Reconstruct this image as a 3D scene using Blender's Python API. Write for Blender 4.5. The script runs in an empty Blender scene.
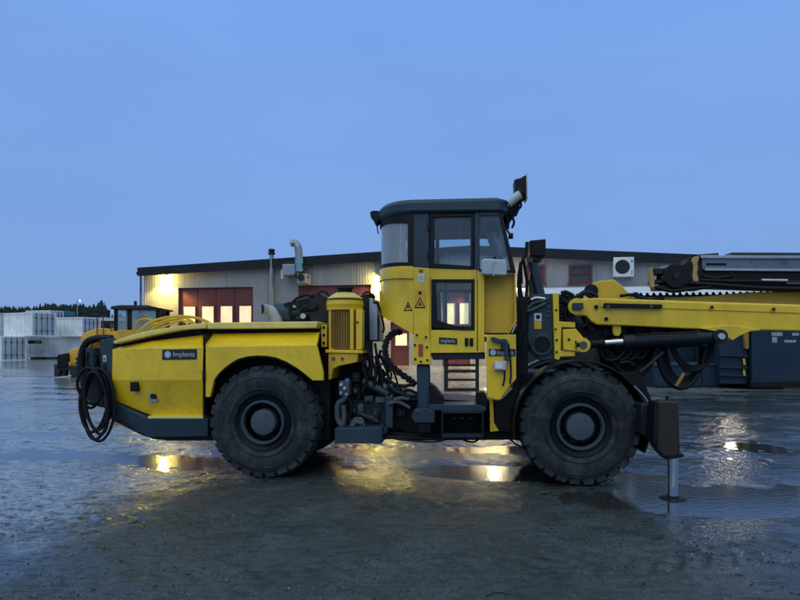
import bpy, bmesh, math, random
from mathutils import Vector, Matrix, noise
import numpy as np

rnd = random.Random(11)
SC = bpy.context.scene
COL = SC.collection
PI = math.pi
rad = math.radians

# ------------------------------------------------------------------ survey helpers
FOC, EYE, HOR = 600.0, 1.6, 345.0          # focal length, eye height and horizon used to survey the place

class Frame:
    """A local frame on the ground; at() finds where a surveyed sight line meets the plane y = d of the frame."""
    def __init__(s, x, y, th):
        s.p = Vector((x, y, 0)); s.th = th
        s.ex = Vector((math.cos(th), math.sin(th), 0)); s.ey = Vector((-math.sin(th), math.cos(th), 0))
    def at(s, u, v, d=0.0):
        ray = Vector(((u - 400) / FOC, 1.0, (HOR - v) / FOC))
        o = Vector((0, 0, EYE)) - s.p
        t = (d - o.dot(s.ey)) / ray.dot(s.ey)
        q = o + ray * t
        return (q.dot(s.ex), q.z)
    def pts(s, lst, d=0.0):
        return [s.at(u, v, d) for u, v in lst]
    def p3(s, u, v, d=0.0):
        a = s.at(u, v, d); return Vector((a[0], d, a[1]))

# ------------------------------------------------------------------ mesh helpers
def prism(bm, pts, y0, y1):
    a = [bm.verts.new((x, y0, z)) for x, z in pts]
    b = [bm.verts.new((x, y1, z)) for x, z in pts]
    n = len(pts)
    bm.faces.new(a); bm.faces.new(b[::-1])
    for i in range(n):
        bm.faces.new((a[i], b[i], b[(i + 1) % n], a[(i + 1) % n]))

def box(bm, x0, x1, y0, y1, z0, z1):
    prism(bm, [(x0, z0), (x1, z0), (x1, z1), (x0, z1)], y0, y1)

def loft(bm, rings, cap=True, closed=True):
    vs = [[bm.verts.new(p) for p in r] for r in rings]
    n = len(rings[0])
    for a, b in zip(vs[:-1], vs[1:]):
        for i in range(n if closed else n - 1):
            j = (i + 1) % n
            try: bm.faces.new((a[i], a[j], b[j], b[i]))
            except ValueError: pass
    if cap:
        bm.faces.new(vs[0][::-1]); bm.faces.new(vs[-1])

def cyl(bm, p0, p1, r0, r1=None, seg=20, cap=True):
    p0, p1 = Vector(p0), Vector(p1)
    r1 = r0 if r1 is None else r1
    d = (p1 - p0).normalized()
    a = d.orthogonal().normalized(); b = d.cross(a)
    rings = []
    for p, r in ((p0, r0), (p1, r1)):
        rings.append([p + a * (r * math.cos(2 * PI * k / seg)) + b * (r * math.sin(2 * PI * k / seg)) for k in range(seg)])
    loft(bm, rings, cap)

def smooth_path(pts, n=6):
    pts = [Vector(p) for p in pts]
    if len(pts) < 3: return pts
    q = [pts[0] * 2 - pts[1]] + pts + [pts[-1] * 2 - pts[-2]]
    out = []
    for i in range(1, len(q) - 2):
        for k in range(n):
            t = k / n
            p0, p1, p2, p3 = q[i - 1], q[i], q[i + 1], q[i + 2]
            out.append(0.5 * ((2 * p1) + (-p0 + p2) * t + (2 * p0 - 5 * p1 + 4 * p2 - p3) * t * t + (-p0 + 3 * p1 - 3 * p2 + p3) * t ** 3))
    out.append(pts[-1])
    return out

def tube(bm, pts, r, seg=8, n=6, cap=True, closed=False):
    P = smooth_path(pts, n) if n else [Vector(p) for p in pts]
    rings = []
    up = None
    for i, p in enumerate(P):
        t = (P[min(i + 1, len(P) - 1)] - P[max(i - 1, 0)])
        if t.length < 1e-9: t = Vector((0, 0, 1))
        t.normalize()
        if up is None: up = t.orthogonal().normalized()
        up = (up - t * up.dot(t))
        if up.length < 1e-6: up = t.orthogonal()
        up.normalize()
        b = t.cross(up)
        rr = r[i * len(r) // len(P)] if isinstance(r, (list, tuple)) else r
        rings.append([p + up * (rr * math.cos(2 * PI * k / seg)) + b * (rr * math.sin(2 * PI * k / seg)) for k in range(seg)])
    loft(bm, rings, cap)

def lathe(bm, prof, axis_o, axis='y', seg=48, closed=False, caps=(True, True)):
    """prof: list of (along, radius)"""
    o = Vector(axis_o)
    vs = []
    for k in range(seg):
        c, s = math.cos(2 * PI * k / seg), math.sin(2 * PI * k / seg)
        row = []
        for a, r in prof:
            if axis == 'y': p = Vector((r * c, a, r * s))
            elif axis == 'z': p = Vector((r * c, r * s, a))
            else: p = Vector((a, r * c, r * s))
            row.append(bm.verts.new(o + p))
        vs.append(row)
    m = len(prof)
    for k in range(seg):
        A, B = vs[k], vs[(k + 1) % seg]
        for i in range(m if closed else m - 1):
            j = (i + 1) % m
            bm.faces.new((A[i], A[j], B[j], B[i]))
    if not closed:
        for i in (0, m - 1):
            if prof[i][1] > 1e-4 and caps[0 if i == 0 else 1]: bm.faces.new([vs[k][i] for k in range(seg)])
    bmesh.ops.remove_doubles(bm, verts=bm.verts, dist=1e-5)

def arc(cx, cz, r, a0, a1, n=16, rz=None):
    rz = r if rz is None else rz
    return [(cx + r * math.cos(rad(a0 + (a1 - a0) * k / n)), cz + rz * math.sin(rad(a0 + (a1 - a0) * k / n))) for k in range(n + 1)]

def obj(name, bm, mat, parent=None, bevel=0.0, ang=35, label=None):
    bmesh.ops.recalc_face_normals(bm, faces=bm.faces)
    me = bpy.data.meshes.new(name); bm.to_mesh(me); bm.free()
    if mat: me.materials.append(mat)
    me.polygons.foreach_set('use_smooth', [True] * len(me.polygons))
    me.set_sharp_from_angle(angle=rad(ang))
    o = bpy.data.objects.new(name, me); COL.objects.link(o)
    if parent: o.parent = parent
    if bevel:
        b = o.modifiers.new('edge', 'BEVEL'); b.width = bevel; b.segments = 2; b.limit_method = 'ANGLE'; b.angle_limit = rad(35)
        b.use_clamp_overlap = True
    if label: o['label'] = label
    return o

def tag(o, label, cat, group=None, kind=None):
    if label: o['label'] = label
    if cat: o['category'] = cat
    if group: o['group'] = group
    if kind: o['kind'] = kind
    return o

def thing(name, label, cat, fr=None, loc=(0, 0, 0), rz=0.0, group=None):
    o = bpy.data.objects.new(name, None); COL.objects.link(o)
    o.empty_display_size = 0.3
    if fr: o.location = fr.p; o.rotation_euler = (0, 0, fr.th)
    else: o.location = loc; o.rotation_euler = (0, 0, rz)
    return tag(o, label, cat, group)

def B(): return bmesh.new()

def bx(name, mat, parent, x0, x1, y0, y1, z0, z1, bevel=0.004):
    bm = B(); box(bm, x0, x1, y0, y1, z0, z1); return obj(name, bm, mat, parent, bevel)

def pr(name, mat, parent, pts, y0, y1, bevel=0.005):
    bm = B(); prism(bm, pts, y0, y1); return obj(name, bm, mat, parent, bevel)

def text_bm(bm, s, x, y, z, size, depth=0.002, width=None):
    cu = bpy.data.curves.new('lettering', 'FONT'); cu.body = s; cu.size = size; cu.extrude = depth
    cu.align_x = 'CENTER'; cu.align_y = 'CENTER'; cu.resolution_u = 3
    to = bpy.data.objects.new('lettering', cu); COL.objects.link(to)
    dg = bpy.context.evaluated_depsgraph_get(); dg.update()
    me = bpy.data.meshes.new_from_object(to.evaluated_get(dg))
    bpy.data.objects.remove(to); bpy.data.curves.remove(cu)
    xs = [v.co.x for v in me.vertices]; w = max(xs) - min(xs); mid = (max(xs) + min(xs)) / 2
    k = (width / w) if width else 1.0
    for v in me.vertices:
        c = v.co; v.co = Vector((x + (c.x - mid) * k, y - c.z, z + c.y))
    bm.from_mesh(me); bpy.data.meshes.remove(me)

# ------------------------------------------------------------------ materials
def mat_base(name):
    m = bpy.data.materials.new(name); m.use_nodes = True
    nt = m.node_tree; bs = nt.nodes['Principled BSDF']
    return m, nt, bs

def N(nt, t, **kw):
    n = nt.nodes.new(t)
    for k, v in kw.items():
        if hasattr(n, k): setattr(n, k, v)
        else: n.inputs[k].default_value = v
    return n

def mix_col(nt, fac, a, b):
    n = nt.nodes.new('ShaderNodeMix'); n.data_type = 'RGBA'
    for sock, val in (('Factor', fac), ('A', a), ('B', b)):
        s = [i for i in n.inputs if i.name == sock and (i.type == ('VALUE' if sock == 'Factor' else 'RGBA'))][0]
        if hasattr(val, 'is_linked') or hasattr(val, 'links'): nt.links.new(val, s)
        else: s.default_value = val if not isinstance(val, tuple) else (*val[:3], 1)
    return [o for o in n.outputs if o.type == 'RGBA'][0]

def ramp(nt, src, lo, hi, a=0.0, b=1.0):
    n = nt.nodes.new('ShaderNodeMapRange'); n.clamp = True
    nt.links.new(src, n.inputs['Value'])
    n.inputs['From Min'].default_value = lo; n.inputs['From Max'].default_value = hi
    n.inputs['To Min'].default_value = a; n.inputs['To Max'].default_value = b
    return n.outputs['Result']

def noise_tex(nt, vec, scale, detail=5, rough=0.6, dist=0.0):
    n = nt.nodes.new('ShaderNodeTexNoise'); n.inputs['Scale'].default_value = scale
    n.inputs['Detail'].default_value = detail; n.inputs['Roughness'].default_value = rough; n.inputs['Distortion'].default_value = dist
    nt.links.new(vec, n.inputs['Vector']); return n.outputs['Fac']

def mapped(nt, vec, scale):
    n = nt.nodes.new('ShaderNodeMapping'); n.inputs['Scale'].default_value = scale
    nt.links.new(vec, n.inputs['Vector']); return n.outputs['Vector']

def worn(name, col, rough=0.45, metal=0.0, dirt=(0.06, 0.05, 0.035), amount=0.5, bump=0.15, scale=3.0, streak=0.5, mud=0.0, coat=0.0, spec=0.5, chips=0.0):
    m, nt, bs = mat_base(name)
    tc = nt.nodes.new('ShaderNodeTexCoord'); v = tc.outputs['Object']
    n1 = noise_tex(nt, v, scale, 7, 0.65, 0.3)
    n2 = noise_tex(nt, mapped(nt, v, (9, 9, 0.9)), 1.6, 6, 0.7)
    n3 = noise_tex(nt, v, 38, 4, 0.7)
    d1 = ramp(nt, n1, 0.47, 0.78, 0, amount)
    d2 = ramp(nt, n2, 0.5, 0.8, 0, streak * amount)
    d3 = ramp(nt, n3, 0.62, 0.72, 0, amount * 0.6)
    mx = nt.nodes.new('ShaderNodeMath'); mx.operation = 'MAXIMUM'; nt.links.new(d1, mx.inputs[0]); nt.links.new(d2, mx.inputs[1])
    mx2 = nt.nodes.new('ShaderNodeMath'); mx2.operation = 'MAXIMUM'; nt.links.new(mx.outputs[0], mx2.inputs[0]); nt.links.new(d3, mx2.inputs[1])
    fac = mx2.outputs[0]
    tint = tuple(c * 0.8 for c in col)
    c0 = mix_col(nt, ramp(nt, noise_tex(nt, v, 1.1, 3), 0.35, 0.65), col, tint)
    c = mix_col(nt, fac, c0, dirt)
    if mud:
        sep = nt.nodes.new('ShaderNodeSeparateXYZ'); nt.links.new(v, sep.inputs[0])
        ad = nt.nodes.new('ShaderNodeMath'); ad.operation = 'MULTIPLY_ADD'; nt.links.new(n1, ad.inputs[0]); ad.inputs[1].default_value = -1.4; nt.links.new(sep.outputs['Z'], ad.inputs[2])
        mf = ramp(nt, ad.outputs[0], -0.5, 0.25, mud, 0)
        c = mix_col(nt, mf, c, (0.075, 0.065, 0.05))
    if chips:
        n4 = noise_tex(nt, mapped(nt, v, (1, 1, 1.6)), 17, 3, 0.55, 1.2)
        c = mix_col(nt, ramp(nt, n4, 0.70, 0.725, 0, chips), c, (0.05, 0.035, 0.025))
        n5 = noise_tex(nt, mapped(nt, v, (2.2, 2.2, 40)), 2.0, 2, 0.5, 0.4)
        c = mix_col(nt, ramp(nt, n5, 0.735, 0.75, 0, chips * 0.6), c, (0.12, 0.08, 0.03))
    nt.links.new(c, bs.inputs['Base Color'])
    nt.links.new(ramp(nt, fac, 0, 1, rough, min(1, rough + 0.35)), bs.inputs['Roughness'])
    bs.inputs['Metallic'].default_value = metal; bs.inputs['Specular IOR Level'].default_value = spec
    if coat:
        bs.inputs['Coat Weight'].default_value = coat; bs.inputs['Coat Roughness'].default_value = 0.15
    if bump:
        b = nt.nodes.new('ShaderNodeBump'); b.inputs['Strength'].default_value = bump; b.inputs['Distance'].default_value = 0.01
        nt.links.new(n3, b.inputs['Height']); nt.links.new(b.outputs[0], bs.inputs['Normal'])
    return m

M = {}
M['yellow'] = worn('yellow_paint', (0.88, 0.57, 0.010), 0.34, chips=0.8, streak=0.9, mud=0.18, amount=0.36, bump=0.05, coat=0.2, dirt=(0.17, 0.11, 0.035))
M['yellow_dark'] = worn('worn_yellow_paint', (0.72, 0.42, 0.010), 0.42, chips=0.8, amount=0.42, bump=0.1, dirt=(0.12, 0.07, 0.03))
M['yellow_pale'] = worn('faded_yellow_paint', (0.82, 0.66, 0.16), 0.4, chips=0.6, amount=0.4, bump=0.06, dirt=(0.22, 0.17, 0.07))
M['brown_fin'] = worn('rusty_yellow_fins', (0.34, 0.19, 0.03), 0.6, amount=0.7, bump=0.1, dirt=(0.08, 0.045, 0.025))
M['slate'] = worn('blue_grey_paint', (0.022, 0.046, 0.064), 0.42, spec=0.35, amount=0.45, bump=0.08, dirt=(0.05, 0.045, 0.04))
M['slate_dark'] = worn('dark_blue_grey_paint', (0.008, 0.014, 0.020), 0.5, spec=0.3, amount=0.5, bump=0.1, dirt=(0.035, 0.03, 0.025))
M['roofpaint'] = worn('cab_roof_paint', (0.022, 0.044, 0.062), 0.45, spec=0.35, amount=0.35, bump=0.05, dirt=(0.04, 0.04, 0.04))
M['black'] = worn('black_steel', (0.004, 0.0048, 0.006), 0.5, spec=0.25, amount=0.5, bump=0.1, dirt=(0.016, 0.014, 0.012))
M['rubber'] = worn('tyre_rubber', (0.015, 0.022, 0.027), 0.65, spec=0.22, amount=1.0, bump=0.7, dirt=(0.080, 0.090, 0.090), scale=4.5, mud=0.12)
M['hose'] = worn('black_hose_rubber', (0.005, 0.006, 0.007), 0.5, spec=0.22, amount=0.3, bump=0, dirt=(0.014, 0.013, 0.012))
M['rim'] = worn('rim_paint', (0.028, 0.050, 0.072), 0.45, amount=0.45, bump=0.15, dirt=(0.06, 0.058, 0.055), scale=7)
M['hub'] = worn('hub_paint', (0.050, 0.074, 0.090), 0.55, amount=0.6, bump=0.3, dirt=(0.06, 0.06, 0.06), scale=9)
M['rust'] = worn('rusty_brown_steel', (0.016, 0.010, 0.008), 0.6, amount=0.5, bump=0.2, dirt=(0.03, 0.016, 0.011))
M['steel'] = worn('bare_steel', (0.45, 0.46, 0.47), 0.32, metal=0.9, amount=0.35, bump=0.05, dirt=(0.1, 0.09, 0.08))
M['chrome'] = worn('chrome_rod', (0.72, 0.73, 0.75), 0.12, metal=1.0, amount=0.12, bump=0)
M['feedsheet'] = worn('oily_feed_sheet', (0.17, 0.20, 0.23), 0.4, metal=0.6, amount=0.7, bump=0.15, scale=6, dirt=(0.04, 0.04, 0.04))
M['galv'] = worn('galvanised_sheet', (0.30, 0.33, 0.36), 0.45, metal=0.6, amount=0.4, bump=0.1, dirt=(0.15, 0.15, 0.15))
M['grey_duct'] = worn('grey_intake_pipe', (0.36, 0.35, 0.33), 0.55, amount=0.5, bump=0.1, dirt=(0.1, 0.09, 0.08))
M['lightgrey'] = worn('light_grey_plastic', (0.50, 0.52, 0.54), 0.45, amount=0.4, bump=0.05, dirt=(0.2, 0.19, 0.17))
M['white'] = worn('white_plastic', (0.72, 0.73, 0.73), 0.45, amount=0.3, bump=0.03, dirt=(0.3, 0.28, 0.25))
M['tankwhite'] = worn('milky_plastic', (0.42, 0.50, 0.53), 0.4, amount=0.3, bump=0.03, dirt=(0.25, 0.27, 0.27))
M['cream'] = worn('dirty_cream_casting', (0.42, 0.29, 0.10), 0.6, amount=0.8, bump=0.3, scale=12, dirt=(0.07, 0.05, 0.03))
M['offwhite'] = worn('white_container_paint', (0.88, 0.89, 0.88), 0.5, amount=0.25, bump=0.05, scale=0.7, dirt=(0.3, 0.28, 0.25))
M['greygrime'] = worn('grimy_grey_casting', (0.065, 0.08, 0.09), 0.6, amount=0.7, bump=0.2, scale=8, dirt=(0.04, 0.035, 0.03))
M['bluecap'] = worn('blue_plastic', (0.04, 0.22, 0.55), 0.4, amount=0.2, bump=0)
M['teal'] = worn('teal_sheet', (0.10, 0.26, 0.32), 0.55, amount=0.3, bump=0.05, scale=0.6)
M['duct_blue'] = worn('blue_painted_duct', (0.16, 0.33, 0.42), 0.5, amount=0.4, bump=0.05)
M['red'] = worn('red_door_paint', (0.125, 0.020, 0.020), 0.5, amount=0.35, bump=0.05, scale=0.9, dirt=(0.09, 0.02, 0.02))
M['redpost'] = worn('red_post_paint', (0.20, 0.03, 0.03), 0.5, amount=0.3, bump=0)
M['orange'] = worn('orange_loader_paint', (0.84, 0.44, 0.03), 0.45, amount=0.45, bump=0.05, scale=1.2, dirt=(0.18, 0.09, 0.03))
M['fascia'] = worn('dark_roof_fascia', (0.008, 0.012, 0.018), 0.6, spec=0.25, amount=0.3, bump=0, scale=0.5)
M['brownwood'] = worn('brown_shed', (0.13, 0.075, 0.045), 0.7, amount=0.4, bump=0, scale=0.6)
M['snow'] = worn('old_snow', (0.62, 0.65, 0.68), 0.7, amount=0.25, bump=0.2, scale=1.5, dirt=(0.45, 0.44, 0.42))
M['dkblue'] = worn('dark_blue_container_paint', (0.010, 0.028, 0.050), 0.45, spec=0.3, amount=0.4, bump=0.05, scale=0.8, dirt=(0.03, 0.04, 0.05))
M['blackplate'] = worn('black_name_plate', (0.008, 0.008, 0.009), 0.4, amount=0.1, bump=0)
M['decal_white'] = worn('white_decal', (0.68, 0.70, 0.72), 0.5, amount=0.15, bump=0)
M['decal_grey'] = worn('worn_white_decal', (0.36, 0.38, 0.40), 0.6, amount=0.9, bump=0, scale=9, dirt=(0.04, 0.06, 0.09))
M['decal_blue'] = worn('pale_blue_decal', (0.35, 0.52, 0.66), 0.5, amount=0.1, bump=0)
M['decal_red'] = worn('red_decal', (0.42, 0.05, 0.03), 0.5, amount=0.2, bump=0)
M['decal_yellow'] = worn('amber_decal', (0.75, 0.42, 0.02), 0.5, amount=0.1, bump=0)
M['needles'] = worn('spruce_needles', (0.018, 0.032, 0.022), 0.9, amount=0.5, bump=0, scale=0.6, dirt=(0.03, 0.04, 0.035))
M['wood'] = worn('timber_sleeper', (0.10, 0.08, 0.06), 0.8, amount=0.5, bump=0.1)
M['stone'] = worn('wet_stone', (0.035, 0.04, 0.043), 0.3, amount=0.4, bump=0.2, scale=30)
M['seat'] = worn('seat_fabric', (0.02, 0.02, 0.022), 0.8, amount=0.3, bump=0)
M['inner'] = worn('cab_lining', (0.07, 0.075, 0.08), 0.7, amount=0.3, bump=0)

def glass(name, tint=(0.86, 0.93, 0.94), refl=1.5, dirt=0.12, lo=0.3):
    m, nt, bs = mat_base(name); nt.nodes.remove(bs)
    out = [n for n in nt.nodes if n.type == 'OUTPUT_MATERIAL'][0]
    tr = N(nt, 'ShaderNodeBsdfTransparent'); tr.inputs[0].default_value = (*tint, 1)
    gl = N(nt, 'ShaderNodeBsdfGlossy'); gl.inputs['Roughness'].default_value = 0.03; gl.inputs[0].default_value = (1, 1, 1, 1)
    fr = N(nt, 'ShaderNodeFresnel'); fr.inputs['IOR'].default_value = refl
    mx = nt.nodes.new('ShaderNodeMixShader'); nt.links.new(fr.outputs[0], mx.inputs[0]); nt.links.new(tr.outputs[0], mx.inputs[1]); nt.links.new(gl.outputs[0], mx.inputs[2])
    df = N(nt, 'ShaderNodeBsdfDiffuse'); df.inputs[0].default_value = (0.74, 0.75, 0.72, 1)
    tc = nt.nodes.new('ShaderNodeTexCoord')
    d = ramp(nt, noise_tex(nt, mapped(nt, tc.outputs['Object'], (3, 3, 1)), 2.2, 6, 0.7, 0.5), 0.35, 0.8, dirt * lo, dirt)
    mx2 = nt.nodes.new('ShaderNodeMixShader'); nt.links.new(d, mx2.inputs[0]); nt.links.new(mx.outputs[0], mx2.inputs[1]); nt.links.new(df.outputs[0], mx2.inputs[2])
    nt.links.new(mx2.outputs[0], out.inputs[0])
    return m
M['glass'] = glass('cab_glass', dirt=0.06)
M['glass_rear'] = glass('sky_veiled_cab_glass', (0.8, 0.86, 0.86), 1.7, 0.34, 0.6)  # pale veil paints the brightness of the sky into the rear glass
M['glass_loader'] = glass('loader_cab_glass', (0.62, 0.80, 0.80), 1.6, 0.35, 0.5)
M['glass_dark'] = glass('dark_window_glass', (0.25, 0.28, 0.3), 1.6, 0.1)

def emit(name, col, strength):
    m, nt, bs = mat_base(name)
    bs.inputs['Base Color'].default_value = (0.6, 0.55, 0.45, 1)
    bs.inputs['Emission Color'].default_value = (*col, 1); bs.inputs['Emission Strength'].default_value = strength
    bs.inputs['Roughness'].default_value = 0.3
    return m
M['lit_pane'] = emit('lit_workshop_window', (1.0, 0.68, 0.30), 0.88)
def uneven_emit(m, scale):
    nt = m.node_tree; bs = nt.nodes['Principled BSDF']
    tc = nt.nodes.new('ShaderNodeTexCoord')
    s = bs.inputs['Emission Strength'].default_value
    nt.links.new(ramp(nt, noise_tex(nt, mapped(nt, tc.outputs['Object'], (1.6, 1, 0.8)), scale, 3, 0.6), 0.3, 0.7, s * 0.7, s * 1.25), bs.inputs['Emission Strength'])
uneven_emit(M['lit_pane'], 3.1)
M['lamp_glow'] = emit('yellow_lamp_lens', (1.0, 0.76, 0.16), 500.0)
M['lamp_white'] = emit('warm_white_lamp_lens', (1.0, 0.86, 0.66), 110.0)
M['mast_glow'] = emit('mast_lamp_lens', (1.0, 0.97, 0.9), 6.0)

def facade_material():
    m, nt, bs = mat_base('concrete_wall_panels')
    tc = nt.nodes.new('ShaderNodeTexCoord'); v = tc.outputs['Object']
    sep = nt.nodes.new('ShaderNodeSeparateXYZ'); nt.links.new(v, sep.inputs[0])
    def wave(period, width):
        a = nt.nodes.new('ShaderNodeMath'); a.operation = 'MULTIPLY'; nt.links.new(sep.outputs['X'], a.inputs[0]); a.inputs[1].default_value = 1 / period
        f = nt.nodes.new('ShaderNodeMath'); f.operation = 'FRACT'; nt.links.new(a.outputs[0], f.inputs[0])
        return ramp(nt, f.outputs[0], 0, width / period, 1, 0)
    rib = wave(0.15, 0.05); seam = wave(2.4, 0.07)
    n1 = noise_tex(nt, mapped(nt, v, (1.2, 1, 0.25)), 1.3, 7, 0.65)
    n2 = noise_tex(nt, v, 0.5, 4)
    c = mix_col(nt, ramp(nt, n1, 0.35, 0.75), (0.275, 0.275, 0.27), (0.185, 0.185, 0.182))
    c = mix_col(nt, ramp(nt, n2, 0.4, 0.7, 0, 0.5), c, (0.30, 0.29, 0.28))
    c = mix_col(nt, seam, c, (0.12, 0.11, 0.10))
    r2 = nt.nodes.new('ShaderNodeMath'); r2.operation = 'MULTIPLY'; nt.links.new(rib, r2.inputs[0]); r2.inputs[1].default_value = 0.22
    c = mix_col(nt, r2.outputs[0], c, (0.22, 0.2, 0.18))
    nt.links.new(c, bs.inputs['Base Color']); bs.inputs['Roughness'].default_value = 0.8
    b = nt.nodes.new('ShaderNodeBump'); b.inputs['Strength'].default_value = 0.4; b.inputs['Distance'].default_value = 0.03; b.invert = True
    nt.links.new(rib, b.inputs['Height']); nt.links.new(b.outputs[0], bs.inputs['Normal'])
    return m
M['facade'] = facade_material()

def ground_material():
    m, nt, bs = mat_base('wet_muddy_yard')
    g = nt.nodes.new('ShaderNodeNewGeometry'); v = g.outputs['Position']
    n1 = noise_tex(nt, v, 0.9, 8, 0.65, 0.4); n2 = noise_tex(nt, v, 9, 6, 0.7); n3 = noise_tex(nt, v, 55, 5, 0.7); n4 = noise_tex(nt, v, 0.35, 5, 0.6)
    n5 = noise_tex(nt, v, 24, 6, 0.75)
    c = mix_col(nt, ramp(nt, n1, 0.35, 0.7), (0.026, 0.035, 0.036), (0.052, 0.062, 0.060))
    c = mix_col(nt, ramp(nt, n5, 0.45, 0.7, 0, 0.75), c, (0.018, 0.018, 0.018))
    c = mix_col(nt, ramp(nt, n3, 0.60, 0.68, 0, 0.6), c, (0.16, 0.175, 0.18))
    n7 = noise_tex(nt, mapped(nt, v, (0.55, 1.7, 1)), 8.5, 7, 0.68, 0.5)
    dk = ramp(nt, n7, 0.50, 0.60, 0, 0.8)
    n8 = noise_tex(nt, v, 130, 3, 0.6)
    def mth(op, a, b_=None):
        q = nt.nodes.new('ShaderNodeMath'); q.operation = op
        for i_, val in enumerate((a, b_)):
            if val is None: continue
            if isinstance(val, (int, float)): q.inputs[i_].default_value = val
            else: nt.links.new(val, q.inputs[i_])
        return q.outputs[0]
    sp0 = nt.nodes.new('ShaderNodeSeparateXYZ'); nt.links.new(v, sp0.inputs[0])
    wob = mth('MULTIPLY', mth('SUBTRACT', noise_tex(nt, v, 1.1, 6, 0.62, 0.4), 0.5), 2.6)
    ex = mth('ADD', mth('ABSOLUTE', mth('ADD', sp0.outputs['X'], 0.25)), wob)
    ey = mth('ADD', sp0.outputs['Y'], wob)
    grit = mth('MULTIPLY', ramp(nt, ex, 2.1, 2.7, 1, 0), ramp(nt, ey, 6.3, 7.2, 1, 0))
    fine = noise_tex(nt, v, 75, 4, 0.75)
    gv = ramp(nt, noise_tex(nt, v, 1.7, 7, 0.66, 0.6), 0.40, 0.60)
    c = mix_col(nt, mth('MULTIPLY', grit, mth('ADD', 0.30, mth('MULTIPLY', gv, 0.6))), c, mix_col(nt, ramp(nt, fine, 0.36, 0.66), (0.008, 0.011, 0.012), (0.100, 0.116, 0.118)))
    c = mix_col(nt, ramp(nt, n8, 0.62, 0.70, 0, 0.75), c, (0.20, 0.22, 0.22))
    # icy crusts, painted paler for sky sheen at left, lamp light by the workshop
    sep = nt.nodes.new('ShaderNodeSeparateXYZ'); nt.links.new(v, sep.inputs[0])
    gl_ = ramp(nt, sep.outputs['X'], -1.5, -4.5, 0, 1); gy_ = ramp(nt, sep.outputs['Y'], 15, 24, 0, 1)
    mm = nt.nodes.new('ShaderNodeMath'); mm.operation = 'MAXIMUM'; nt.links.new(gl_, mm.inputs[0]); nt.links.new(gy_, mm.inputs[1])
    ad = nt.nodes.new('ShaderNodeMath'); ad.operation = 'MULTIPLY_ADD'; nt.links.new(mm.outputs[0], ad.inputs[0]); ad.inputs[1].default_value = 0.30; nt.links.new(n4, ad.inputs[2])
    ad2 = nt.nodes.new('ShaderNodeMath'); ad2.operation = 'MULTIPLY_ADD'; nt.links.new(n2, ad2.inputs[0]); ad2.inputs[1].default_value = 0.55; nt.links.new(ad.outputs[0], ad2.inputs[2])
    ice_and_light = ramp(nt, ad2.outputs[0], 0.82, 1.02, 0, 0.9)
    ice_and_light = mth('MULTIPLY', ice_and_light, mth('SUBTRACT', 1.0, grit))
    c = mix_col(nt, ice_and_light, c, mix_col(nt, ramp(nt, n5, 0.38, 0.58), (0.10, 0.108, 0.112), (0.34, 0.36, 0.37)))
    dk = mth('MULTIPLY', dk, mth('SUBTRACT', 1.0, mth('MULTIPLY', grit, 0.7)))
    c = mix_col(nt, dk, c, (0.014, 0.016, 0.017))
    nt.links.new(c, bs.inputs['Base Color'])
    n6 = noise_tex(nt, mapped(nt, v, (0.8, 1.6, 1)), 5.0, 7, 0.72, 0.6)
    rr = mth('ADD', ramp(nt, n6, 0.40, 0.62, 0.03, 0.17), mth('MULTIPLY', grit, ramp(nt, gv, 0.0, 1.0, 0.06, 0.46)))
    nt.links.new(rr, bs.inputs['Roughness'])
    bs.inputs['IOR'].default_value = 1.45
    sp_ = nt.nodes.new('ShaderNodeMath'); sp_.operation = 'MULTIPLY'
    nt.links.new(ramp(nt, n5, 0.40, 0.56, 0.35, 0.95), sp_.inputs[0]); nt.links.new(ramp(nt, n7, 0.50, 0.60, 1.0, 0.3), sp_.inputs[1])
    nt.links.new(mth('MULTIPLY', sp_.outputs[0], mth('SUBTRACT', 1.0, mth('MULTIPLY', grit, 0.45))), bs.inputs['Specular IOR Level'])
    b1 = nt.nodes.new('ShaderNodeBump'); b1.inputs['Strength'].default_value = 0.3; b1.inputs['Distance'].default_value = 0.018
    nt.links.new(n2, b1.inputs['Height'])
    b2 = nt.nodes.new('ShaderNodeBump'); b2.inputs['Strength'].default_value = 0.3; b2.inputs['Distance'].default_value = 0.006
    nt.links.new(n5, b2.inputs['Height']); nt.links.new(b1.outputs[0], b2.inputs['Normal'])
    b3 = nt.nodes.new('ShaderNodeBump'); b3.inputs['Strength'].default_value = 0.45; b3.inputs['Distance'].default_value = 0.004
    nt.links.new(mth('ADD', n3, mth('MULTIPLY', mth('MULTIPLY', grit, fine), 1.6)), b3.inputs['Height']); nt.links.new(b2.outputs[0], b3.inputs['Normal']); nt.links.new(b3.outputs[0], bs.inputs['Normal'])
    return m
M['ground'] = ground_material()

def water_material():
    m, nt, bs = mat_base('muddy_water')
    g = nt.nodes.new('ShaderNodeNewGeometry'); v = g.outputs['Position']
    bs.inputs['Base Color'].default_value = (0.022, 0.022, 0.02, 1)
    bs.inputs['Roughness'].default_value = 0.06; bs.inputs['IOR'].default_value = 1.52
    b = nt.nodes.new('ShaderNodeBump'); b.inputs['Strength'].default_value = 0.16; b.inputs['Distance'].default_value = 0.01
    nt.links.new(noise_tex(nt, v, 13, 4, 0.6), b.inputs['Height']); nt.links.new(b.outputs[0], bs.inputs['Normal'])
    return m
M['water'] = water_material()

# ------------------------------------------------------------------ ground and water
def axis(segs):
    out = []
    for a, b, st in segs:
        n = max(1, int(round((b - a) / st)))
        out += [a + (b - a) * k / n for k in range(n)]
    out.append(segs[-1][1]); return np.array(out)

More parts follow.
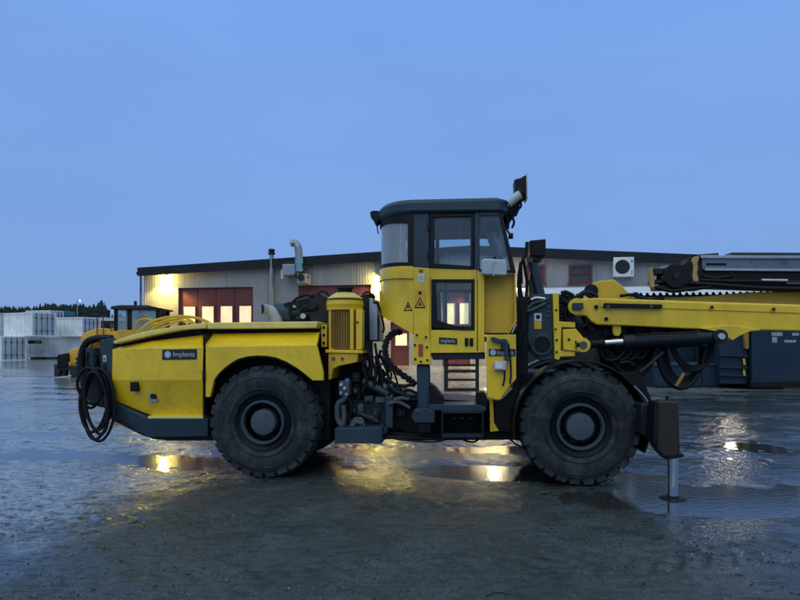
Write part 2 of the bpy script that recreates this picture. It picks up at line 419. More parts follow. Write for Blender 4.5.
def fbm(x, y, octs, seed):
    """value noise, vectorised"""
    tot = np.zeros_like(x)
    for fr, amp in octs:
        X, Y = x * fr + seed * 13.7, y * fr + seed * 7.3
        xi, yi = np.floor(X), np.floor(Y); fx, fy = X - xi, Y - yi
        fx = fx * fx * (3 - 2 * fx); fy = fy * fy * (3 - 2 * fy)
        def h(a, b):
            q = np.sin(a * 127.1 + b * 311.7 + seed * 17.17) * 43758.5453
            return q - np.floor(q)
        tot += amp * ((h(xi, yi) * (1 - fx) + h(xi + 1, yi) * fx) * (1 - fy) + (h(xi, yi + 1) * (1 - fx) + h(xi + 1, yi + 1) * fx) * fy - 0.5)
        seed += 1
    return tot

def ground_height(x, y):
    z = fbm(x, y, ((0.45, 0.022), (1.3, 0.018), (3.1, 0.014)), 3)
    rough = 0.45 + 0.75 * np.clip((-1.2 - x) / 2.0, 0, 1) + 0.4 * np.clip((y - 7) / 3, 0, 1) + 0.55 * np.clip((x - 2.6) / 1.5, 0, 1) * np.clip((y - 7.0) / 0.8, 0, 1)
    z += np.minimum(rough, 1.2) * fbm(x, y, ((6.5, 0.012), (11.0, 0.009)), 6)
    near = np.clip((7.6 - y) / 0.6, 0, 1)
    z += near * (0.6 + 1.4 * np.clip(fbm(x, y, ((0.8, 1.2),), 21) + 0.35, 0, 1)) * fbm(x, y, ((19.0, 0.006), (33.0, 0.004)), 12)
    # wheel ruts running across the yard
    z += (0.012 + 0.006 * np.clip((-1.5 - x) / 2, 0, 1)) * np.sin((x * 0.30 + y * 1.5) * 2.1 + 7.0 * fbm(x, y, ((0.35, 1.0),), 9)) * (0.4 + 1.2 * np.abs(fbm(x, y, ((0.4, 2.0),), 5))) * (y > 6.5) * np.clip((y - 6.5) / 2, 0, 1)
    for cx, cy, rx, ry, d in ((4.0, 6.15, 1.8, 0.62, -0.06), (1.2, 7.5, 2.1, 0.40, -0.030), (-6.4, 9.0, 3.4, 2.6, -0.006), (-2.9, 7.8, 0.9, 0.6, -0.016),
                              (0.0, 4.6, 4.2, 1.4, 0.016), (4.6, 9.5, 2.5, 1.0, -0.014), (5.3, 5.2, 0.9, 0.3, -0.012)):
        z += d * np.exp(-((x - cx) / rx) ** 2 - ((y - cy) / ry) ** 2)
    for c0, sl_, seed_ in ((5.75, 0.10, 2), (4.35, 0.14, 4), (9.6, -0.06, 6), (11.3, -0.06, 8)):
        dy = y - c0 - sl_ * x - 0.5 * fbm(x, y, ((0.22, 1.0),), seed_)
        band = np.clip((0.24 - np.abs(dy)) / 0.05, 0, 1)
        lug = np.clip(np.sin((x + 0.6 * np.abs(dy)) * 2 * np.pi / 0.21) * 3, -1, 1)
        z += band * (0.007 * lug - 0.006) * np.clip(fbm(x, y, ((0.6, 2.0),), seed_ + 1) + 0.65, 0, 1)
    # the apron rises towards the workshop doors
    t = np.clip((y - 19.5) / 8.5, 0, 1); t = t * t * (3 - 2 * t)
    e = np.clip((x + 11) / 4, 0, 1) * np.clip((9 - x) / 4, 0, 1)
    return z + 0.013 + 0.52 * t * e

xs = axis([(-420, -60, 30), (-60, -16, 1.0), (-16, -8, 0.16), (-8, -4.6, 0.04), (-4.6, 4.6, 0.02), (4.6, 8, 0.04), (8, 16, 0.16), (16, 60, 1.0), (60, 420, 30)])
ys = axis([(-30, -2, 2.0), (-2, 2.4, 0.2), (2.4, 3.4, 0.04), (3.4, 7.4, 0.02), (7.4, 10.5, 0.04), (10.5, 18, 0.09), (18, 40, 0.3), (40, 100, 2.0), (100, 700, 30)])
gx, gy = np.meshgrid(xs, ys)
gz = ground_height(gx, gy)
nx, ny = len(xs), len(ys)
verts = np.stack([gx.ravel(), gy.ravel(), gz.ravel()], 1)
ii = (np.arange(ny - 1)[:, None] * nx + np.arange(nx - 1)[None, :]).ravel()
quads = np.stack([ii, ii + 1, ii + nx + 1, ii + nx], 1)
me = bpy.data.meshes.new('ground')
me.vertices.add(len(verts)); me.vertices.foreach_set('co', verts.ravel())
me.loops.add(quads.size); me.loops.foreach_set('vertex_index', quads.ravel())
me.polygons.add(len(quads)); me.polygons.foreach_set('loop_start', np.arange(0, quads.size, 4)); 
me.polygons.foreach_set('use_smooth', np.ones(len(quads), dtype=bool))
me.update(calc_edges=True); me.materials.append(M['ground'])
gr = bpy.data.objects.new('ground', me); COL.objects.link(gr); gr['kind'] = 'structure'
bm = B(); box(bm, -60, 60, -10, 60, -0.5, -0.004)
wt = obj('water', bm, M['water']); wt['kind'] = 'structure'

# loose wet grit and stones
rs = np.random.RandomState(5)
NS = 15000
sx_ = rs.uniform(-4.6, 4.8, NS); sy_ = 3.3 + 4.6 * rs.rand(NS) ** 1.15
clump = fbm(sx_, sy_, ((0.9, 1.0), (2.3, 0.7)), 31)
keep = rs.rand(NS) < np.clip(0.45 + 1.3 * clump - 0.25 * (np.abs(sx_) > 2.8), 0.05, 1)
sx_, sy_ = sx_[keep], sy_[keep]; n_ = len(sx_)
sr = 0.0022 + 0.0085 * rs.rand(n_) ** 5 + 0.0015 * rs.rand(n_)
sz_ = ground_height(sx_, sy_)
base = np.array([(1, 0, 0), (0, 1, 0), (-1, 0, 0), (0, -1, 0), (0, 0, .8), (0, 0, -.8)], float)
tri = np.array([(0, 1, 4), (1, 2, 4), (2, 3, 4), (3, 0, 4), (1, 0, 5), (2, 1, 5), (3, 2, 5), (0, 3, 5)])
vv = base[None] * (sr[:, None, None] * rs.uniform(.6, 1.7, (n_, 6, 1)))
an = rs.rand(n_) * 6.28; ca, sa = np.cos(an)[:, None], np.sin(an)[:, None]
vx = vv[..., 0] * ca - vv[..., 1] * sa; vy = vv[..., 0] * sa + vv[..., 1] * ca
vv = np.stack([vx + sx_[:, None], vy + sy_[:, None], vv[..., 2] + (sz_ + sr * .25)[:, None]], -1).reshape(-1, 3)
ff = (tri[None] + (np.arange(n_) * 6)[:, None, None]).reshape(-1, 3)
me = bpy.data.meshes.new('gravel')
me.vertices.add(len(vv)); me.vertices.foreach_set('co', vv.ravel())
me.loops.add(ff.size); me.loops.foreach_set('vertex_index', ff.ravel())
me.polygons.add(len(ff)); me.polygons.foreach_set('loop_start', np.arange(0, ff.size, 3))
me.update(calc_edges=True)
mg, ntg, bsg = mat_base('mixed_grit')
gi = ntg.nodes.new('ShaderNodeNewGeometry')
cg = mix_col(ntg, ramp(ntg, gi.outputs['Random Per Island'], 0.25, 1.0), (0.012, 0.014, 0.015), (0.13, 0.145, 0.15))
ntg.links.new(cg, bsg.inputs['Base Color']); bsg.inputs['Roughness'].default_value = 0.3
me.materials.append(mg)
go = bpy.data.objects.new('gravel', me); COL.objects.link(go); go['kind'] = 'stuff'

# ================================================================== THE DRILL RIG
RF = Frame(-1.65, 7.16, math.atan2(-0.40, 3.68))
W = 2.06                                             # width over the tyres
rig = thing('drill_rig', 'yellow tunnel drilling rig with tall cab and long booms, parked on the wet yard', 'drill rig', RF)
P = RF.pts; A = RF.at; Q = RF.p3
Y_, YD, YP, S_, SD, K_, H_ = M['yellow'], M['yellow_dark'], M['yellow_pale'], M['slate'], M['slate_dark'], M['black'], M['hose']

# ---- wheels
def make_wheel(cx, cz, y0, outward):
    """outward -1: the face looks to the camera side"""
    Rr, w = 0.685, 0.42
    def yy(a): return y0 + a if outward < 0 else y0 - a
    bm = B()
    prof = [(yy(a), r) for a, r in ((0.06, 0.325), (0.025, 0.36), (0.006, 0.43), (0.0, 0.50), (0.012, 0.57), (0.045, 0.625), (0.075, 0.648), (0.21, 0.660), (w - 0.075, 0.648), (w - 0.045, 0.625), (w - 0.012, 0.57), (w, 0.50), (w - 0.006, 0.43), (w - 0.025, 0.36), (w - 0.06, 0.325))]
    rim = B()
    lathe(bm, prof, (cx, 0, cz), 'y', 72, closed=True)
    # raised rings and lettering-like ribs on the sidewall
    for r0, r1, dep in ((0.395, 0.41, 0.006), (0.535, 0.548, 0.006)):
        lathe(bm, [(yy(0.012 - dep), r0), (yy(0.004 - dep), r0 + 0.004), (yy(0.004 - dep), r1 - 0.004), (yy(0.012 - dep), r1), (yy(0.03), (r0 + r1) / 2)], (cx, 0, cz), 'y', 72, closed=True)
    nl = 26
    for k in range(nl):                              # staggered shoulder lugs of the tread
        for side in (0, 1):
            a = 2 * PI * (k + 0.5 * side) / nl + 0.02
            t = 2 * PI / nl * 0.80 / 2
            s0, s1 = (0.018, 0.19) if side == 0 else (w - 0.018, w - 0.19)
            ring = []
            for (al, r_in, r_out, skew, tt) in ((s0 + (0.012 if side == 0 else -0.012), 0.60, 0.655, 0, t), (s0 + (0.05 if side == 0 else -0.05), 0.62, Rr - 0.010, 0, t), (s1, 0.62, Rr - 0.002, 0.07, t * 0.8)):
                q = []
                for aa, r in ((a + skew - tt, r_in), (a + skew + tt, r_in), (a + skew + tt * .86, r_out), (a + skew - tt * .86, r_out)):
                    q.append((cx + r * math.cos(aa), yy(al), cz + r * math.sin(aa)))
                ring.append(q)
            loft(bm, ring)
    bm2 = B()
    lathe(bm2, [(yy(a), r) for a, r in ((0.07, 0.272), (0.016, 0.268), (0.006, 0.262), (0.004, 0.254), (0.006, 0.240), (0.02, 0.230), (0.06, 0.226))], (cx, 0, cz), 'y', 64, caps=(False, False))
    wo = obj('wheel', bm2, M['rim'], rig, 0, 30)
    obj('tyre', bm, M['rubber'], wo, 0, 32)
    bm4 = B(); lathe(bm4, [(yy(a), r) for a, r in ((0.02, 0.338), (0.035, 0.325), (0.045, 0.300), (0.05, 0.275), (0.062, 0.262), (0.062, 0.234), (0.22, 0.222), (0.24, 0.15), (0.24, 0.02))], (cx, 0, cz), 'y', 48, caps=(False, True)); obj('rim_well_shade', bm4, M['black'], wo)  # black lining puts the shade of the wheel recess into its colour
    bm3 = B()
    lathe(bm3, [(yy(a), r) for a, r in ((0.24, 0.165), (0.10, 0.162), (0.045, 0.157), (0.03, 0.148), (0.022, 0.10), (0.02, 0.0))], (cx, 0, cz), 'y', 40)
    for k in range(10):
        a = 2 * PI * k / 10
        cyl(bm3, (cx + 0.195 * math.cos(a), yy(0.24), cz + 0.195 * math.sin(a)), (cx + 0.195 * math.cos(a), yy(0.21), cz + 0.195 * math.sin(a)), 0.014, seg=6)
    cyl(bm3, (cx + 0.05, yy(0.03), cz + 0.09), (cx + 0.05, yy(0.012), cz + 0.09), 0.012, seg=6)
    obj('hub', bm3, M['hub'], wo, 0, 30)
    return wo
xf, xr, cz = A(581, 425)[0], A(262, 425)[0], 0.672
for cx in (xr, xf):
    make_wheel(cx, cz, 0.0, -1); make_wheel(cx, cz, W, 1)
# axles
for cx in (xr, xf):
    bm = B(); cyl(bm, (cx, 0.3, cz), (cx, W - 0.3, cz), 0.13, seg=20); lathe(bm, [(0.8, 0.13), (0.9, 0.26), (1.15, 0.26), (1.25, 0.13)], (cx, 0, cz), 'y', 24)
    obj('axle', bm, SD, rig)

# ---- rear hood (three columns, faceted)
def ring_from(cols):
    near = [(x, d, z) for (x, d, z) in cols]
    far = [(x, W - d, z) for (x, d, z) in cols][::-1]
    return near + far
def colpts(lst): return [(A(u, v, d)[0], d, A(u, v, d)[1]) for u, v, d in lst]
bm = B()
loft(bm, [ring_from(colpts(c)) for c in (
    [(112.6, 348.2, .38), (112.5, 349.4, .26), (112, 380, .26), (108, 398, .42)],
    [(152, 341, .30), (154, 348, .05), (154, 380, .05), (152, 416, .22)],
    [(203, 335, .34), (203, 347, .05), (203, 380, .05), (203, 416, .22)])])
hood = obj('rear_hood', bm, Y_, rig, 0.006, 12)
# bottom trim lip, hatch hole, latch
bm = B(); prism(bm, P([(148, 416.2), (203, 416.2), (203, 418.3), (148, 418.3)], .12), .12, .30); obj('trim_strip', bm, YP, hood)
def on_hood(u, v):                                  # point on the tucked-in lower facet
    t = (v - 380) / 36.0; return .05 + .09 * t
bm = B(); x0, z0 = A(129.5, 390.5, .1); prism(bm, P([(129.7, 382), (137.2, 382), (137.2, 391.5), (129.7, 391.5)], .1), .10, .35); obj('filler_recess', bm, K_, hood, 0.01)
bm = B(); prism(bm, P([(149, 392), (157.5, 392), (157.5, 402), (149, 402)], .13), .13, .3); lt = obj('latch', bm, M['steel'], hood, 0.006)
bm = B(); prism(bm, P([(150.3, 394), (156, 394), (156, 399), (150.3, 399)], .11), .11, .14); obj('latch_handle', bm, K_, lt, 0.004) if False else obj('latch_handle', bm, K_, hood, 0.004)
bm = B(); prism(bm, P([(203.4, 333.5), (205.2, 333.5), (205.2, 416), (203.4, 416)], .1), .09, 1.9); obj('panel_gap_seal', bm, K_, rig)
bm = B(); prism(bm, P([(202.6, 370), (205.2, 370), (205.2, 380), (202.6, 380)], .04), .03, .10); obj('hinge', bm, K_, rig, 0.003)

# ---- wheel-arch hood beside it
for side in (0, 1):
    def D(d): return d if side == 0 else W - d
    cxp, czp = A(262, 412, .05)
    archpts = P([(214, 380), (219, 373), (225, 367.5), (231, 363), (238, 359), (247, 356.6), (257, 355.6), (267, 356), (276, 357.5), (286, 361.5), (297, 368), (305, 374), (312.7, 380.5)], .05)
    outline = P([(205.6, 347), (316.5, 345.2), (323, 372), (323.2, 380.5)], .05) + archpts[::-1] + P([(210, 397), (205.6, 397)], .05)
    bm = B(); prism(bm, outline, D(.05), D(.11))
    top = P([(205.6, 334), (319, 332.2)], .34); cr = P([(205.6, 347), (316.5, 345.2)], .05)
    loft(bm, [[(cr[0][0], D(.05), cr[0][1]), (cr[1][0], D(.05), cr[1][1]), (cr[1][0], D(.11), cr[1][1]), (cr[0][0], D(.11), cr[0][1])],
              [(top[0][0], D(.34), top[0][1]), (top[1][0], D(.34), top[1][1]), (top[1][0], D(.40), top[1][1]), (top[0][0], D(.40), top[0][1])]])
    c2 = A(323, 372, .05); c3 = A(326, 360, .2)
    fen = obj('wheel_arch_panel', bm, Y_, rig, 0.004, 15)
    bm = B()                                         # inner arch lip
    a1 = [(x, z) for x, z in archpts]
    loft(bm, [[(x, D(.07), z - .002), (x, D(.42), z - .002), (x, D(.42), z - .022), (x, D(.07), z - .022)] for x, z in a1])
    obj('arch_lip', bm, K_, fen)
# dark body core
bm = B(); prism(bm, P([(114, 350), (150, 341), (206, 334), (318, 332), (330, 345), (330, 432), (205, 432), (150, 430), (112, 400)], .45), .46, W - .46); obj('engine_bay', bm, K_, rig, 0.01)
# gap strip below the deck
bm = B(); prism(bm, P([(206, 327), (319, 326), (319, 334), (206, 335)], .42), .42, W - .42); obj('deck_gap', bm, K_, rig)
# ---- deck panels
bm = B(); prism(bm, P([(113, 341), (132, 334.8), (150, 330.5), (178, 326), (206, 322.5), (206, 328.3), (180, 330), (151, 335.5), (113.5, 344)], .22), .22, W - .22); obj('deck_panel', bm, YP, rig, 0.012)
bm = B(); prism(bm, P([(207.2, 322.6), (318, 321.4), (316.5, 328), (207.2, 329)], .22), .22, W - .22); obj('deck_panel', bm, YP, rig, 0.012)
# black wedge between deck strip and hood
bm = B(); prism(bm, P([(114, 345), (150, 335), (204, 327), (204, 336), (152, 342), (114, 350)], .42), .42, W - .42); obj('deck_gap', bm, K_, rig)

# ---- yellow arched hoses over the deck
for pts, d, r in (([(133, 336), (135, 326), (140, 320), (150, 319.5), (158, 325)], .55, .020),
                  ([(137, 334), (146, 325), (158, 319.5), (174, 316.5), (192, 317), (206, 321), (212, 325)], .45, .024),
                  ([(140, 335), (152, 326), (166, 320.5), (182, 318), (190, 320), (196, 325)], .7, .022),
                  ([(146, 334), (158, 325.5), (170, 321), (180, 319.5), (186, 323), (189, 328)], .9, .022),
                  ([(150, 332), (163, 324), (176, 319), (186, 317), (200, 319), (207, 324)], 1.1, .022),
                  ([(155, 331), (168, 325), (180, 321), (190, 322), (193, 328)], .6, .018)):
    bm = B(); tube(bm, [Q(u, v, d) for u, v in pts], r * .72, 10); obj('hose', bm, YD, rig)
bm = B(); tube(bm, [Q(u, v, .3) for u, v in ((186, 332), (190, 329), (195, 330), (201, 333))], .014, 8); obj('hose', bm, H_, rig)

# ---- rear bumper, counterweight, reel and cable drum
bm = B(); loft(bm, [ring_from(colpts(c)) for c in (
    [(108, 400, .36), (111, 420, .40)], [(148, 418.5, .12), (150, 437.5, .18)], [(208, 418.5, .12), (208, 436.5, .18)])]); obj('rear_bumper', bm, S_, rig, 0.01)
bm = B(); prism(bm, P([(113, 421), (140, 435), (154, 439.5), (170, 441), (212, 441), (212, 430), (150, 430)], .25), .26, W - .26); obj('belly_plate', bm, K_, rig, 0.01)
bm = B(); prism(bm, P([(99.5, 340), (111.5, 338), (112.5, 349), (111.5, 380), (108, 399), (111, 420), (105, 412), (101, 385)], .26), .27, .36); rp = obj('rear_plate', bm, S_, rig, 0.008)
bm = B(); prism(bm, P([(102.8, 363.5), (106.4, 363.5), (106.4, 373), (102.8, 373)], .26), .262, .30); obj('slot', bm, K_, rp, 0.01)
bm = B(); prism(bm, P([(103, 355.5), (106, 355.5), (106, 361.5), (103, 361.5)], .26), .262, .272); obj('sticker', bm, M['decal_white'], rp)
bm = B(); prism(bm, P([(103.6, 357), (105.4, 357), (105.4, 360.6), (103.6, 360.6)], .26), .258, .265); obj('sticker', bm, M['decal_red'], rp)
bm = B(); prism(bm, P([(99.5, 341), (112, 339), (112, 420), (102, 405)], .4), .40, W - .3); obj('rear_wall', bm, SD, rig, 0.01)
bm = B(); x, z0 = A(93, 372, .5); z1 = A(93, 348, .5)[1]
lathe(bm, [(z0 - .1, .085), (z1 - .03, .088), (z1 - .028, .094), (z1, .094), (z1 + .006, .08)], (x, .5, 0), 'z', 28); obj('cable_guide_barrel', bm, S_, rig)
bm = B(); pts = [Q(u, v, .46) for u, v in ((83, 378), (81.5, 366), (82.5, 352), (87, 342.5), (95, 339), (104, 338.2), (112, 338.5))]
tube(bm, pts, .048, 12); obj('reel_guard', bm, K_, rig)
bm = B(); xx, zz = A(112, 380, .7); lathe(bm, [(.55, .02), (.55, .36), (.58, .36), (.60, .17), (1.15, .17), (1.17, .36), (1.2, .36), (1.2, .02)], (xx, 0, zz), 'y', 40); obj('cable_reel', bm, SD, rig)
for pts in ([(88, 352), (87, 362), (91, 372), (88, 382)], [(95, 354), (96, 364), (91, 370), (86, 372)], [(98, 350), (101, 362), (99, 376)]):
    bm = B(); tube(bm, [Q(u, v, .39) for u, v in pts], .012, 8); obj('hose', bm, H_, rig)

# ---- engine air cleaner and silencer on the deck
bm = B(); x0, z = A(273, 313, .75); x1 = A(292, 313, .75)[0]
lathe(bm, [(x0, .05), (x0 + .01, .105), (x0 + .05, .13), (x1 - .02, .135), (x1, .12), (x1 + .02, .06)], (0, .75, z), 'x', 28); obj('air_filter', bm, S_, rig)
bm = B(); tube(bm, [Q(u, v, .66) for u, v in ((277.5, 326), (277, 319), (274, 313), (268.5, 310))] + [Q(262.5, 309, .60)], [.072, .074, .074, .072, .07, .072], 16, cap=True); elb = obj('intake_elbow', bm, M['grey_duct'], rig)
bm = B(); a_ = Q(262.5, 309, .60); cyl(bm, a_ + Vector((.004, .002, 0)), a_ + Vector((-.012, -.006, 0)), .062, seg=18); obj('intake_opening', bm, K_, elb)
bm = B(); prism(bm, P([(288, 303), (296, 300), (308, 297.5), (311, 299), (312, 322), (288, 322)], .7), .72, 1.3); ab = obj('engine_cover', bm, SD, rig, 0.01)
bm = B(); prism(bm, P([(309, 296), (316, 292.5), (326, 297), (327.5, 322), (310, 322)], .62), .63, 1.3); obj('engine_cover', bm, SD, rig, 0.01)
bm = B(); prism(bm, P([(296, 306), (301, 306), (301, 319), (296, 319)], .66), .66, .74); obj('filter_bracket', bm, S_, rig, 0.006)
bm = B(); prism(bm, P([(292, 304), (295.6, 304), (295.6, 307.6), (292, 307.6)], .66), .695, .72); obj('sticker', bm, M['decal_white'], rig)
for pts, r in (([(290, 306), (296, 299), (305, 295), (313, 296)], .018), ([(300, 310), (306, 307), (312, 309), (318, 306)], .03), ([(284, 305), (292, 303), (300, 306)], .02), ([(318, 294), (322, 291), (327, 293), (330, 299)], .012), ([(303, 322), (303, 312), (309, 309)], .02)):
    bm = B(); tube(bm, [Q(u, v, .62) for u, v in pts], r, 10); obj('hose', bm, H_, rig)
bm = B(); cyl(bm, Q(292, 313, .66), Q(311, 313.5, .66), .04); obj('intake_pipe', bm, SD, rig)
bm = B(); cyl(bm, Q(303, 316, .62), Q(303, 316, .58), .035, seg=16); obj('gauge', bm, M['lightgrey'], rig)

# ---- electric pump motor (vertical)
dm = .52
cx, zt = A(345, 293, dm); _, zb = A(345, 350, dm)
def zz_(v, u=345, d=dm): return A(u, v, d)[1]
rM = (A(362, 320, dm)[0] - A(328, 320, dm)[0]) / 2
bm = B(); lathe(bm, [(zz_(349), rM * .86), (zz_(309.5), rM * .86)], (cx, dm, 0), 'z', 40)
mot = obj('pump_motor', bm, M['brown_fin'], rig)
bm = B()
for k in range(44):
    a = 2 * PI * k / 44
    c, s = math.cos(a), math.sin(a)
    t = .0045
    for (px, py) in ((c, s),):
        q = [(cx + px * rM * .84 - py * t, dm + py * rM * .84 + px * t), (cx + px * rM * .99 - py * t, dm + py * rM * .99 + px * t), (cx + px * rM * .99 + py * t, dm + py * rM * .99 - px * t), (cx + px * rM * .84 + py * t, dm + py * rM * .84 - px * t)]
        loft(bm, [[(x, y, zz_(348)) for x, y in q], [(x, y, zz_(310)) for x, y in q]])
obj('cooling_fins', bm, M['brown_fin'], mot)
bm = B(); lathe(bm, [(zz_(310.5), rM * .9), (zz_(310.5), rM * 1.06), (zz_(306), rM * 1.07), (zz_(305.4), rM * 1.09), (zz_(304.4), rM * 1.09), (zz_(304), rM * 1.07), (zz_(301), rM * 1.06), (zz_(300.6), rM * .9)], (cx, dm, 0), 'z', 48); obj('end_ring', bm, Y_, mot)
bm = B(); lathe(bm, [(zz_(300.8), rM * .8), (zz_(298.8), rM * .82)], (cx, dm, 0), 'z', 40); obj('neck', bm, K_, mot)
bm = B(); lathe(bm, [(zz_(299.3), rM * .9), (zz_(299.3), rM * 1.02), (zz_(298.2), rM * 1.02), (zz_(293), rM * .54), (zz_(292.6), rM * .3), (zz_(292.6), .01)], (cx, dm, 0), 'z', 40); obj('fan_cover', bm, YP, mot)
bm = B(); lathe(bm, [(zz_(293), rM * .42), (zz_(289.5), rM * .42), (zz_(289.5), rM * .52), (zz_(287.6), rM * .52), (zz_(287.6), .01)], (cx, dm, 0), 'z', 32); obj('fan_cap', bm, K_, mot)
bm = B()
for (u0, u1) in ((327.6, 333), (350, 353.5), (356, 362.4)):
    prism(bm, P([(u0, 309.5), (u1, 309.5), (u1, 349.5), (u0, 349.5)], dm - rM * 1.02), dm - rM * (1.04 if u0 > 340 else .7), dm - rM * .3)
obj('side_rib', bm, Y_, mot, 0.006)
bm = B(); x, z = A(357, 322, .26); cyl(bm, (x, .3, z), (x, .265, z), .012, seg=8); obj('bolt', bm, K_, mot)
bm = B(); prism(bm, P([(325.5, 349.5), (362.5, 350.5), (363, 353.4), (325.5, 352.8)], .28), .27, .86); obj('mount_flange', bm, Y_, rig, 0.006)
bm = B(); prism(bm, P([(328.5, 353), (358, 353), (357.5, 362), (349, 364), (340, 365.5), (333, 369), (331.5, 379), (328.5, 380)], .30), .29, .8); br = obj('motor_bracket', bm, YD, rig, 0.006)
for u in (333.5, 342.5):
    bm = B(); x, z = A(u, 358.5, .29); cyl(bm, (x, .30, z), (x, .275, z), .02, seg=14); obj('bolt', bm, M['greygrime'], br)
bm = B(); prism(bm, P([(321.5, 325), (327, 325), (327, 347), (321.5, 347)], .4), .38, .6); sb = obj('side_bracket', bm, Y_, rig, 0.005)
for v in (327.5, 335, 343):
    bm = B(); x, z = A(324.3, v, .4); cyl(bm, (x, .39, z), (x, .365, z), .018, seg=6); obj('bolt', bm, K_, sb)

# ---- blue post and silver tank behind the motor
bm = B(); prism(bm, P([(360, 296), (367.5, 293), (368, 360), (360, 360)], .75), .74, 1.2); obj('frame_post', bm, SD, rig, 0.01)
bm = B(); prism(bm, P([(367.5, 299), (371, 297.5), (379, 301), (379.3, 341.5), (368, 341.5)], .8), .79, 1.25); obj('oil_tank', bm, M['steel'], rig, 0.03)
for pts in ([(362, 296), (366, 292), (371, 294), (374, 299)], [(368, 296), (372, 294), (375, 298)], [(373, 302), (377, 303), (379, 307)]):
    bm = B(); tube(bm, [Q(u, v, .77) for u, v in pts], .014, 8); obj('hose', bm, H_, rig)
bm = B(); cyl(bm, Q(370, 297.5, .95), Q(370, 294.5, .95), .03, seg=14); obj('tank_cap', bm, K_, rig)

# ---- chassis: rear frame, articulation, cab carrier
bm = B(); prism(bm, P([(322, 352), (330, 356), (331, 440), (322, 440), (318, 400)], .45), .44, 1.6); obj('rear_frame', bm, K_, rig, 0.01)
bm = B(); prism(bm, P([(332, 366), (360, 362), (386, 392), (386, 440), (332, 440)], .75), .74, 1.3); obj('pump_housing', bm, K_, rig, 0.015)
bm = B(); prism(bm, P([(334.5, 428.5), (382, 427.5), (382, 443.5), (334.5, 443.5)], .12), .12, .55); obj('battery_step', bm, S_, rig, 0.008)
bm = B(); cyl(bm, Q(384, 430.5, .25), Q(384, 430.5, .6), .045, seg=18); obj('step_bushing', bm, SD, rig)
bm = B(); prism(bm, P([(385.5, 396), (393, 396), (393, 428), (385.5, 428)], .35), .34, .9); obj('hinge_plate', bm, S_, rig, 0.008)
bm = B(); prism(bm, P([(352, 400), (386, 402), (386, 427), (352, 427)], .42), .43, .8); obj('hinge_frame', bm, SD, rig, 0.012)
bm = B(); prism(bm, P([(375.5, 397), (385, 397), (385, 402.5), (375.5, 402.5)], .42), .415, .43); obj('type_plate', bm, M['greygrime'], rig)
bm = B(); cyl(bm, Q(363, 380.5, .40), Q(388, 394, .40), .045, seg=18); obj('steering_cylinder', bm, S_, rig)
bm = B(); cyl(bm, Q(385, 392.4, .40), Q(409, 403, .5), .022, seg=14); obj('piston_rod', bm, M['chrome'], rig)
bm = B(); cyl(bm, Q(352, 410, .38), Q(378, 422, .38), .035, seg=14); obj('steering_cylinder', bm, SD, rig)
bm = B(); prism(bm, P([(386, 388), (412, 398), (486, 402), (486, 437), (413, 437), (400, 430), (386, 436)], .55), .56, 1.5); obj('centre_frame', bm, K_, rig, 0.015)
bm = B(); prism(bm, P([(384, 432), (412, 434), (520, 430), (520, 440), (412, 441), (384, 438)], .4), .42, 1.5); obj('belly_beam', bm, K_, rig, 0.01)
# dirty valve block with fittings
bm = B(); prism(bm, P([(339, 381), (349, 381), (349.5, 396), (339, 396)], .32), .31, .5); vb = obj('valve_block', bm, M['greygrime'], rig, 0.008)
bm = B(); cyl(bm, Q(347.3, 384, .34), Q(347.3, 378.5, .34), .028, seg=14); obj('coil_cap', bm, M['bluecap'], vb)
for (u, v) in ((341.5, 384.5), (345, 388), (341.5, 392.5), (347, 394)):
    bm = B(); x, z = A(u, v, .31); cyl(bm, (x, .32, z), (x, .27, z), .02, seg=10); obj('fitting', bm, M['steel'] if v > 390 else M['lightgrey'], vb)
for pts, r, mt in (([(347, 396), (343, 400), (338, 404), (337, 412), (338, 420), (342, 426)], .034, M['greygrime']), ([(343, 405), (344, 415), (343, 425)], .032, M['greygrime']), ([(350, 428), (354, 420), (361, 419), (364, 426)], .022, M['greygrime']), ([(352, 426), (357, 422), (362, 424)], .03, M['hub']),
                   ([(349, 398), (352, 408), (349, 418), (352, 427)], .018, H_), ([(356, 384), (359, 396), (356, 408), (360, 420)], .016, H_), ([(366, 356), (363, 368), (367, 380), (362, 392)], .02, H_), ([(370, 343), (371, 358), (376, 372), (374, 386)], .018, H_), ([(375, 343), (377, 356), (381, 370), (383, 384)], .016, H_),
                   ([(377, 366), (382, 364), (386, 368), (387, 376)], .012, H_), ([(366, 345), (372, 360), (370, 376)], .022, H_), ([(386, 398), (392, 392), (400, 394), (408, 390), (418, 394)], .02, H_), ([(388, 404), (398, 402), (410, 408)], .024, M['greygrime']), ([(394, 400), (402, 398), (409, 399)], .026, M['greygrime']),
                   ([(386, 378), (394, 384), (404, 386), (414, 384)], .022, H_), ([(388, 385), (396, 391), (408, 396)], .026, SD)):
    bm = B(); tube(bm, [Q(u, v, .33 + .02 * (hash((u, v)) % 3 if False else (len(pts) % 3))) for u, v in pts], r, 10); obj('hydraulic_hose', bm, mt, rig)
for k in range(16):
    u, v = rnd.uniform(358, 384), rnd.uniform(345, 372)
    p = [(u, v)]
    for j in range(4): p.append((p[-1][0] + rnd.uniform(-5, 9), p[-1][1] + rnd.uniform(5, 16)))
    dd = rnd.uniform(.42, .72)
    bm = B(); tube(bm, [Q(a, b_, dd) for a, b_ in p], rnd.choice((.012, .016, .02)), 8); obj('hydraulic_hose', bm, H_, rig)
for k in range(10):
    u, v = rnd.uniform(384, 400), rnd.uniform(386, 402)
    p = [(u, v)]
    for j in range(3): p.append((p[-1][0] + rnd.uniform(4, 12), p[-1][1] + rnd.uniform(-4, 7)))
    dd = rnd.uniform(.40, .7)
    bm = B(); tube(bm, [Q(a, b_, dd) for a, b_ in p], rnd.choice((.014, .02, .026)), 8); obj('hydraulic_hose', bm, rnd.choice((H_, H_, SD)), rig)
